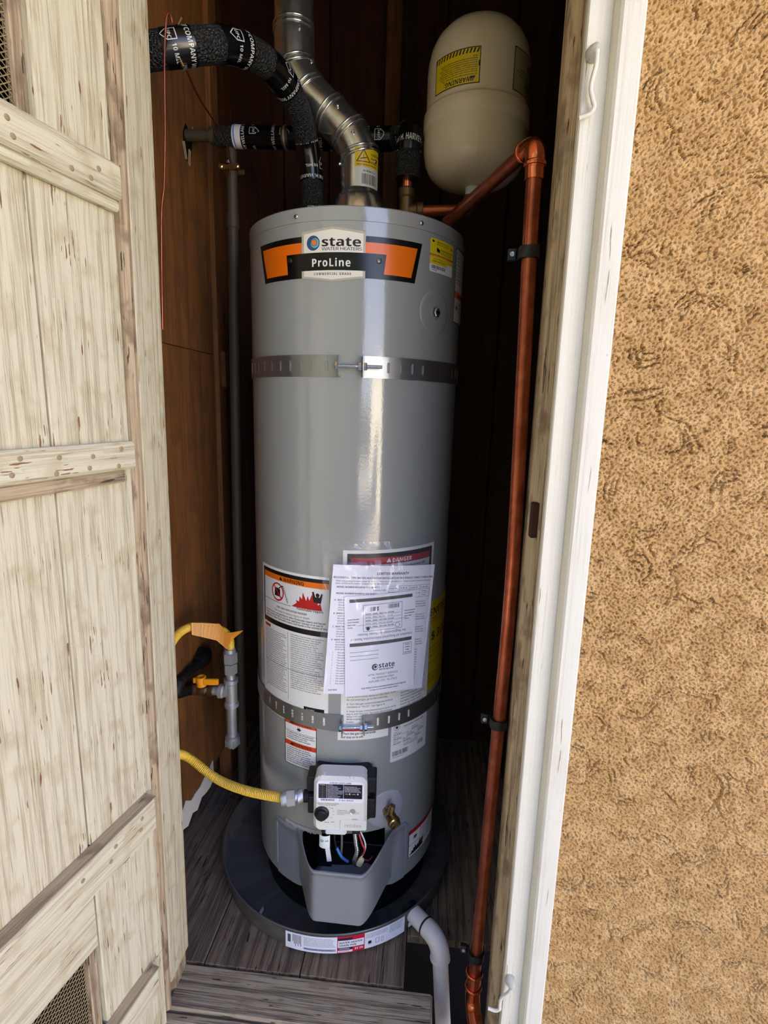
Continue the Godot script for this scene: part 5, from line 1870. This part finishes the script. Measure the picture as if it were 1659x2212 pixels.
func build_discharge() -> void:
	var d := thing("copper_discharge_pipe", "long copper pipe running down the right side of the door opening", "copper pipe")
	var pts := [Vector3(0.3105, 1.535, 0.372), Vector3(0.3108, 1.45, 0.3745), Vector3(0.3155, 1.27, 0.375), Vector3(0.3235, 0.90, 0.375), Vector3(0.3185, 0.50, 0.375), Vector3(0.3125, 0.10, 0.375), Vector3(0.312, 0.05, 0.375)]
	add("pipe", tube_mesh(curve(pts, 8), 0.01125, 28), M.copper, d)
	var E := Vector3(0.3105, 1.562, 0.370)
	var far := Vector3(0.19, 1.552, 0.06)
	add("upper_pipe", tube_mesh([far, E + (far - E).normalized() * 0.02], 0.0111, 24), M.copper, d)
	add("elbow", tube_mesh(bend(E + (far - E).normalized() * 0.036, E, E + Vector3(0, -0.036, 0.001), 0.026, 9), 0.0142, 26), M.bright_copper, d)
	for q in [[E + (far - E).normalized() * 0.033, far], [E + Vector3(0, -0.030, 0.001), E + Vector3(0, -0.1, 0.002)]]:
		var ring: Array = []
		for k in 9:
			ring.append(Vector2(0.0148 + 0.0018 * cos(TAU * k / 8), 0.0035 * sin(TAU * k / 8)))
		add("solder_bead", lathe_mesh(ring, along(q[0], q[1]), 28, false), M.bright_copper, d)
	add("sleeve", tube_mesh([E + Vector3(0, -0.034, 0.001), E + Vector3(0, -0.052, 0.002)], 0.0136, 26), M.bright_copper, d)
	# fitting at the floor
	add("lower_sleeve", tube_mesh([Vector3(0.3125, 0.098, 0.375), Vector3(0.312, 0.060, 0.375)], 0.0137, 26), M.bright_copper, d)
	add("lower_elbow", tube_mesh(bend(Vector3(0.312, 0.062, 0.375), Vector3(0.312, 0.020, 0.376), Vector3(0.318, 0.014, 0.42), 0.024, 9), 0.0145, 26), M.bright_copper, d)
	for y in [0.094, 0.060]:
		var ring: Array = []
		for k in 9:
			ring.append(Vector2(0.0150 + 0.0018 * cos(TAU * k / 8), 0.004 * sin(TAU * k / 8)))
		add("solder_bead", lathe_mesh(ring, Transform3D(Basis(), Vector3(0.312, y, 0.375)), 28, false), M.bright_copper, d)
	add("outlet_pipe", tube_mesh([Vector3(0.317, 0.0145, 0.405), Vector3(0.326, 0.012, 0.50)], 0.0111, 24), M.copper, d)
	var k := 0
	for q in [[1.412, 0.3113, "dark plastic pipe clip on the copper pipe near its top"], [0.641, 0.3210, "dark plastic pipe clip on the copper pipe at knee height"], [0.137, 0.3128, "dark plastic pipe clip on the copper pipe just above the floor"]]:
		var c := thing("pipe_clip", q[2], "pipe clip", Vector3(q[1], q[0], 0.375), "pipe clips on the copper pipe")
		var st := ST()
		var wrap := [Vector3(0.016, 0, -0.014), Vector3(0.0148, 0, 0.004), Vector3(0.0108, 0, 0.0118), Vector3(0.0, 0, 0.0140), Vector3(-0.0108, 0, 0.0118), Vector3(-0.0148, 0, 0.004), Vector3(-0.0158, 0, -0.010), Vector3(-0.024, 0, -0.013), Vector3(-0.030, 0, -0.013)]
		for i in wrap.size() - 1:
			var a: Vector3 = wrap[i]
			var b: Vector3 = wrap[i + 1]
			var n := Vector3(b.z - a.z, 0, a.x - b.x).normalized() * -0.0024
			var up := Vector3(0, 0.0085, 0)
			quad(st, b + n + up, a + n + up, a + n - up, b + n - up, Vector2.ZERO, Vector2.ZERO, Vector2.ZERO, Vector2.ZERO, 1)
			quad(st, a + up, b + up, b - up, a - up, Vector2.ZERO, Vector2.ZERO, Vector2.ZERO, Vector2.ZERO, 2)
			quad(st, a + up, a + n + up, b + n + up, b + up, Vector2.ZERO, Vector2.ZERO, Vector2.ZERO, Vector2.ZERO, 3)
			quad(st, b - up, b + n - up, a + n - up, a - up, Vector2.ZERO, Vector2.ZERO, Vector2.ZERO, Vector2.ZERO, 4)
		add("band", done(st), M.clip_plastic, c)
		add("lug", block_mesh(Vector3(0.012, 0.017, 0.007), 0.001), M.clip_plastic, c).position = Vector3(-0.024, 0, -0.010)
		add("screw", lathe_mesh([Vector2(0.004, 0), Vector2(0.0036, 0.0015), Vector2(0, 0.002)], along(Vector3(-0.024, 0, -0.0065), Vector3(-0.024, 0, 0)), 12), M.zinc, c)
		k += 1

func hose(st: SurfaceTool, path: Array, r: float, pitch: float) -> void:
	# corrugated: rings of two radii along the path
	var total := 0.0
	for i in path.size() - 1:
		total += path[i].distance_to(path[i + 1])
	var n := int(total / pitch) * 4
	var pts: Array = []
	var rr: Array = []
	var seg := 0
	var s0 := 0.0
	for i in n + 1:
		var s := total * i / n
		while seg < path.size() - 2 and s > s0 + path[seg].distance_to(path[seg + 1]):
			s0 += path[seg].distance_to(path[seg + 1])
			seg += 1
		var l: float = path[seg].distance_to(path[seg + 1])
		pts.append(path[seg].lerp(path[seg + 1], clampf((s - s0) / l, 0, 1)))
		rr.append(r * [1.0, 0.92, 0.78, 0.92][i % 4])
	tube(st, pts, rr, 16)

func hex_nut(r: float, l: float, a: Vector3, b: Vector3) -> ArrayMesh:
	var xf := along(a, b) * Transform3D(Basis(Vector3.RIGHT, -PI / 2), Vector3.ZERO)
	return slab_mesh(circle(r, 6), 0.0, l, r * 0.08, xf)

func build_gas() -> void:
	var X := -0.296
	var Z := 0.05
	var s := thing("gas_supply_pipe", "threaded gas pipe with a yellow-handled shutoff valve and capped drip leg by the left wall", "gas pipe")
	add("drip_nipple", tube_mesh([Vector3(X, 0.44, Z), Vector3(X - 0.001, 0.325, Z)], 0.0122, 22), M.steel_fitting, s)
	add("end_cap", lathe_mesh([Vector2(0.0, 0.3085), Vector2(0.0125, 0.3095), Vector2(0.0160, 0.314), Vector2(0.0165, 0.330), Vector2(0.0180, 0.333), Vector2(0.0180, 0.340), Vector2(0.0125, 0.342)], Transform3D(Basis(), Vector3(X - 0.001, 0, Z)), 24), M.steel_fitting, s)
	for k in 4:
		add("cap_rib", block_mesh(Vector3(0.003, 0.022, 0.003), 0.001), M.steel_fitting, s).position = Vector3(X - 0.001, 0.322, Z) + Vector3(sin(k * PI / 2 + 0.5), 0, cos(k * PI / 2 + 0.5)) * 0.0168
	add("tee", lathe_mesh([Vector2(0.0125, 0.423), Vector2(0.0178, 0.424), Vector2(0.0178, 0.434), Vector2(0.0152, 0.437), Vector2(0.0152, 0.487), Vector2(0.0178, 0.490), Vector2(0.0178, 0.500), Vector2(0.0125, 0.501)], Transform3D(Basis(), Vector3(X, 0, Z)), 26), M.steel_fitting, s)
	add("tee_branch", lathe_mesh([Vector2(0.0145, 0.0), Vector2(0.0145, 0.018), Vector2(0.0178, 0.021), Vector2(0.0178, 0.031), Vector2(0.0115, 0.032)], along(Vector3(X, 0.4635, Z), Vector3(X - 0.1, 0.4635, Z)), 24), M.steel_fitting, s)
	add("upper_nipple", tube_mesh([Vector3(X, 0.495, Z), Vector3(X, 0.535, Z)], 0.0112, 22), M.steel_fitting, s)
	add("adapter_nut", hex_nut(0.0172, 0.026, Vector3(X, 0.516, Z), Vector3(X, 0.6, Z)), M.steel_fitting, s)
	add("valve_nipple", tube_mesh([Vector3(X - 0.030, 0.4635, Z), Vector3(X - 0.052, 0.4632, Z)], 0.0112, 20), M.steel_fitting, s)
	add("valve_body", lathe_mesh([Vector2(0.0115, 0.0), Vector2(0.0160, 0.001), Vector2(0.0160, 0.012), Vector2(0.0128, 0.014), Vector2(0.0145, 0.020), Vector2(0.0155, 0.028), Vector2(0.0145, 0.036), Vector2(0.0128, 0.042), Vector2(0.0160, 0.044), Vector2(0.0160, 0.056), Vector2(0.0115, 0.057)], along(Vector3(X - 0.046, 0.4632, Z), Vector3(X - 0.2, 0.4632, Z)), 8, true), M.bronze, s)
	var hub := Vector3(X - 0.074, 0.478, Z + 0.006)
	add("valve_hub", lathe_mesh([Vector2(0.0125, 0.0), Vector2(0.0125, 0.024), Vector2(0.0095, 0.025), Vector2(0.0085, 0.019), Vector2(0.0, 0.019)], Transform3D(Basis(Vector3(0, 0, 1), 0.06), hub), 22), M.orange_yellow, s)
	add("valve_lever", block_mesh(Vector3(0.038, 0.016, 0.009), 0.003), M.orange_yellow, s).transform = Transform3D(Basis(Vector3.UP, 0.12), hub + Vector3(0.026, 0.0145, 0.004))
	add("valve_lever", block_mesh(Vector3(0.012, 0.014, 0.008), 0.003), M.orange_yellow, s).position = hub + Vector3(-0.016, 0.013, 0.0)
	add("lever_screw", lathe_mesh([Vector2(0.005, 0.018), Vector2(0.0045, 0.021), Vector2(0, 0.0215)], Transform3D(Basis(), hub), 12), M.black_iron, s)
	add("union", lathe_mesh([Vector2(0.0115, 0.0), Vector2(0.017, 0.001), Vector2(0.017, 0.015), Vector2(0.0115, 0.016)], along(Vector3(X - 0.104, 0.463, Z), Vector3(X - 0.3, 0.463, Z)), 8), M.black_iron, s)
	var feed := curve([Vector3(-0.421, 0.515, -0.040), Vector3(-0.402, 0.515, -0.038), Vector3(-0.396, 0.513, -0.018), Vector3(-0.401, 0.510, 0.030), Vector3(-0.412, 0.508, 0.095)], 6)
	add("feed_pipe", tube_mesh(feed, 0.0112, 18), M.black_iron, s)
	add("feed_elbow", tube_mesh(part_of(feed, 0.0, 0.42), 0.0175, 18), M.black_iron, s)
	add("return_elbow", tube_mesh(bend(Vector3(-0.4105, 0.508, 0.080), Vector3(-0.414, 0.482, 0.110), Vector3(-0.402, 0.463, 0.052), 0.02, 6), 0.0140, 16), M.black_iron, s)
	# yellow corrugated hose
	var h := thing("gas_hose", "yellow corrugated gas hose looping from the gas pipe to the heater's gas control", "gas hose")
	var path := curve([Vector3(X, 0.570, Z), Vector3(X + 0.001, 0.602, Z), Vector3(X - 0.012, 0.630, Z + 0.008), Vector3(X - 0.048, 0.646, Z + 0.022), Vector3(X - 0.082, 0.652, Z + 0.05), Vector3(X - 0.090, 0.645, 0.16), Vector3(X - 0.085, 0.60, 0.26), Vector3(X - 0.075, 0.50, 0.30), Vector3(X - 0.066, 0.43, 0.25), Vector3(X - 0.046, 0.386, 0.205), Vector3(X + 0.022, 0.347, 0.215), Vector3(X + 0.090, 0.348, 0.243), Vector3(X + 0.155, 0.357, 0.265), Vector3(X + 0.205, 0.363, 0.276)], 8)
	var st := ST()
	hose(st, path, 0.0102, 0.0042)
	add("corrugated_tube", done(st), M.yellow_coat, h)
	add("flare_nut", hex_nut(0.0185, 0.027, Vector3(X, 0.545, Z), Vector3(X, 0.6, Z)), M.steel_fitting, h)
	add("nut_skirt", lathe_mesh([Vector2(0.0135, 0.0), Vector2(0.0135, 0.016), Vector2(0.011, 0.017)], Transform3D(Basis(), Vector3(X, 0.565, Z)), 22), M.steel_fitting, h)
	var e1: Vector3 = path[-1]
	var e2: Vector3 = (heater.get_node("gas_control") as Node3D).transform * Vector3(-0.078, -0.007, 0.032)
	var dir: Vector3 = (e2 - e1).normalized()
	add("nut_skirt", lathe_mesh([Vector2(0.0135, -0.012), Vector2(0.0145, -0.008), Vector2(0.0150, 0.002), Vector2(0.0120, 0.003)], along(e1, e2), 22), M.steel_fitting, h)
	add("flare_nut", hex_nut(0.0172, 0.018, e1, e2), M.steel_fitting, h)
	add("adapter", lathe_mesh([Vector2(0.0110, 0.016), Vector2(0.0110, 0.022), Vector2(0.0150, 0.023), Vector2(0.0150, 0.034), Vector2(0.0115, 0.035)], along(e1, e2), 6), M.steel_fitting, h)
	add("coupling_neck", tube_mesh([e1 + dir * 0.03, e2], 0.0108, 16), M.black_iron, h)
	# printed tag folded over the upper bend
	var im := sheet(420, 240, Color(0.90, 0.58, 0.10))
	var K := Color(0.12, 0.08, 0.02)
	for i in 16:
		write(im, "Warning: do not use if tube is kinked or damaged. Read instructions.", 8, 18 + i * 14, 13, K)
	st = ST()
	var a := [Vector3(X - 0.070, 0.668, Z + 0.056), Vector3(X - 0.016, 0.655, Z + 0.022), Vector3(X + 0.004, 0.632, Z + 0.022), Vector3(X + 0.036, 0.632, Z + 0.0)]
	var b := [Vector3(X - 0.068, 0.640, Z + 0.060), Vector3(X - 0.020, 0.616, Z + 0.032), Vector3(X - 0.001, 0.588, Z + 0.018), Vector3(X + 0.012, 0.612, Z + 0.014)]
	var tp: Array = []
	var bp: Array = []
	var tu := PackedVector2Array()
	var bu := PackedVector2Array()
	for i in 4:
		tp.append(a[i])
		bp.append(b[i])
		tu.append(Vector2(i / 3.0, 0))
		bu.append(Vector2(i / 3.0, 1))
	grid(st, [PackedVector3Array(tp), PackedVector3Array(bp)], [tu, bu], 1)
	label_on(h, "warning_tag", im, done(st), 0.35, "folded orange paper tag")

func build_small() -> void:
	# old pipe with its ground clamp
	var g := thing("galvanized_riser", "old dull grey-green steel pipe standing at the left behind the tank", "steel pipe")
	add("pipe", tube_mesh([Vector3(-0.3165, 1.765, -0.1), Vector3(-0.317, 1.633, -0.1), Vector3(-0.322, 1.26, -0.1), Vector3(-0.327, 0.777, -0.1), Vector3(-0.33, 0.0, -0.1)], 0.0125, 18), M.old_pipe, g)
	add("coupling", tube_mesh([Vector3(-0.3172, 1.62, -0.1), Vector3(-0.3175, 1.59, -0.1)], 0.0150, 18), M.old_pipe, g)
	var c := thing("ground_clamp", "small bronze ground clamp with two screws on the old steel pipe", "clamp", Vector3(-0.3166, 1.716, -0.1))
	for s in [-1.0, 1.0]:
		add("jaw", block_mesh(Vector3(0.050, 0.012, 0.008), 0.002), M.bronze, c).position = Vector3(0, 0, s * 0.0155)
		add("screw", lathe_mesh([Vector2(0.0055, 0.0), Vector2(0.0055, 0.003), Vector2(0.003, 0.0045), Vector2(0, 0.0045)], along(Vector3(s * 0.019, 0, 0.019), Vector3(s * 0.019, 0, 1)), 14), M.brass, c)
	add("wire_lug", lathe_mesh([Vector2(0.0062, 0.0), Vector2(0.0066, 0.006), Vector2(0.004, 0.011), Vector2(0, 0.012)], Transform3D(Basis(), Vector3(0, 0.006, 0.017)), 14), M.zinc, c)
	var w := thing("ground_wire", "thin copper wire from the insulated pipe down to the ground clamp", "wire")
	add("strand", tube_mesh(curve([Vector3(-0.262, 1.736, 0.262), Vector3(-0.275, 1.729, 0.17), Vector3(-0.289, 1.738, 0.05), Vector3(-0.300, 1.740, -0.03), Vector3(-0.3135, 1.722, -0.080), Vector3(-0.3166, 1.695, -0.083)], 8), 0.0019, 8), M.copper, w)
	w = thing("ground_wire", "thin bright copper wire hanging down along the edge of the left door jamb", "wire")
	add("strand", tube_mesh(curve([Vector3(-0.250, 1.757, 0.318), Vector3(-0.2505, 1.765, 0.325), Vector3(-0.2545, 1.752, 0.329), Vector3(-0.2600, 1.700, 0.329), Vector3(-0.2640, 1.60, 0.330), Vector3(-0.2690, 1.523, 0.332), Vector3(-0.276, 1.47, 0.333), Vector3(-0.283, 1.30, 0.334)], 8), 0.0015, 8), M.copper, w)
	var pc := thing("wire_clamp", "narrow metal wire clamp around the insulated pipe at the upper left", "clamp")
	var dir := Vector3(-0.05, -0.017, 0.023)
	var mid := Vector3(-0.258, 1.7485, 0.273)
	add("band", tube_mesh([mid, mid + dir.normalized() * 0.006], 0.0282, 26), M.steel_fitting, pc)
	for s in [-1.0, 1.0]:
		add("clamp_screw", tube_mesh([mid + Vector3(0.008, 0.034 * s, 0.012), mid + Vector3(0.003, 0.022 * s, 0.016)], 0.0028, 10), M.bronze, pc)
	# hooks on the white casing
	for q in [[Vector3(0.3385, 1.573, 0.5405), "white painted screw hook high on the door casing", 0.0], [Vector3(0.3425, 0.300, 0.5405), "white painted screw hook low on the door casing", 0.35]]:
		var h := thing("screw_hook", q[1], "hook", q[0], "hooks on the white casing")
		var t: float = q[2]
		add("hook_eye", lathe_mesh([Vector2(0.0, 0.0), Vector2(0.0085, 0.0), Vector2(0.0075, 0.007), Vector2(0.005, 0.013), Vector2(0.002, 0.016), Vector2(0, 0.0163)], along(Vector3.ZERO, Vector3(0.15, 0.1, 1)), 16, false), M.white_paint, h)
		add("hook_wire", tube_mesh(curve([Vector3(0.002, 0.004, 0.013), Vector3(0.003, -0.014, 0.010), Vector3(0.0005, -0.034, 0.006), Vector3(0.0035, -0.047, 0.007), Vector3(0.006, -0.054, 0.007), Vector3(0.002, -0.061, 0.006), Vector3(-0.009, -0.064, 0.0045)], 6), 0.0026, 10), M.white_paint, h)
		h.rotation = Vector3(0, 0, -t)
	# torn flashing below the plywood
	var st := ST()
	rng.seed = 12
	var rows: Array = [PackedVector3Array(), PackedVector3Array()]
	for k in 15:
		var z := lerpf(0.30, -0.10, k / 14.0)
		rows[0].append(Vector3(-0.4185, 0.135 + rng.randf_range(-0.012, 0.02), z))
		rows[1].append(Vector3(-0.4165, 0.085 + rng.randf_range(-0.01, 0.01), z))
	grid(st, rows, [], 1)
	var back: Array = [PackedVector3Array(), PackedVector3Array()]
	for i in 2:
		for k in 15:
			back[i].append(rows[i][14 - k] + Vector3(-0.0015, 0, 0))
	grid(st, back, [], 2)
	tag(add("torn_flashing", done(st), M.pvc), "torn pale strip of flashing at the foot of the brown plywood wall", "flashing")
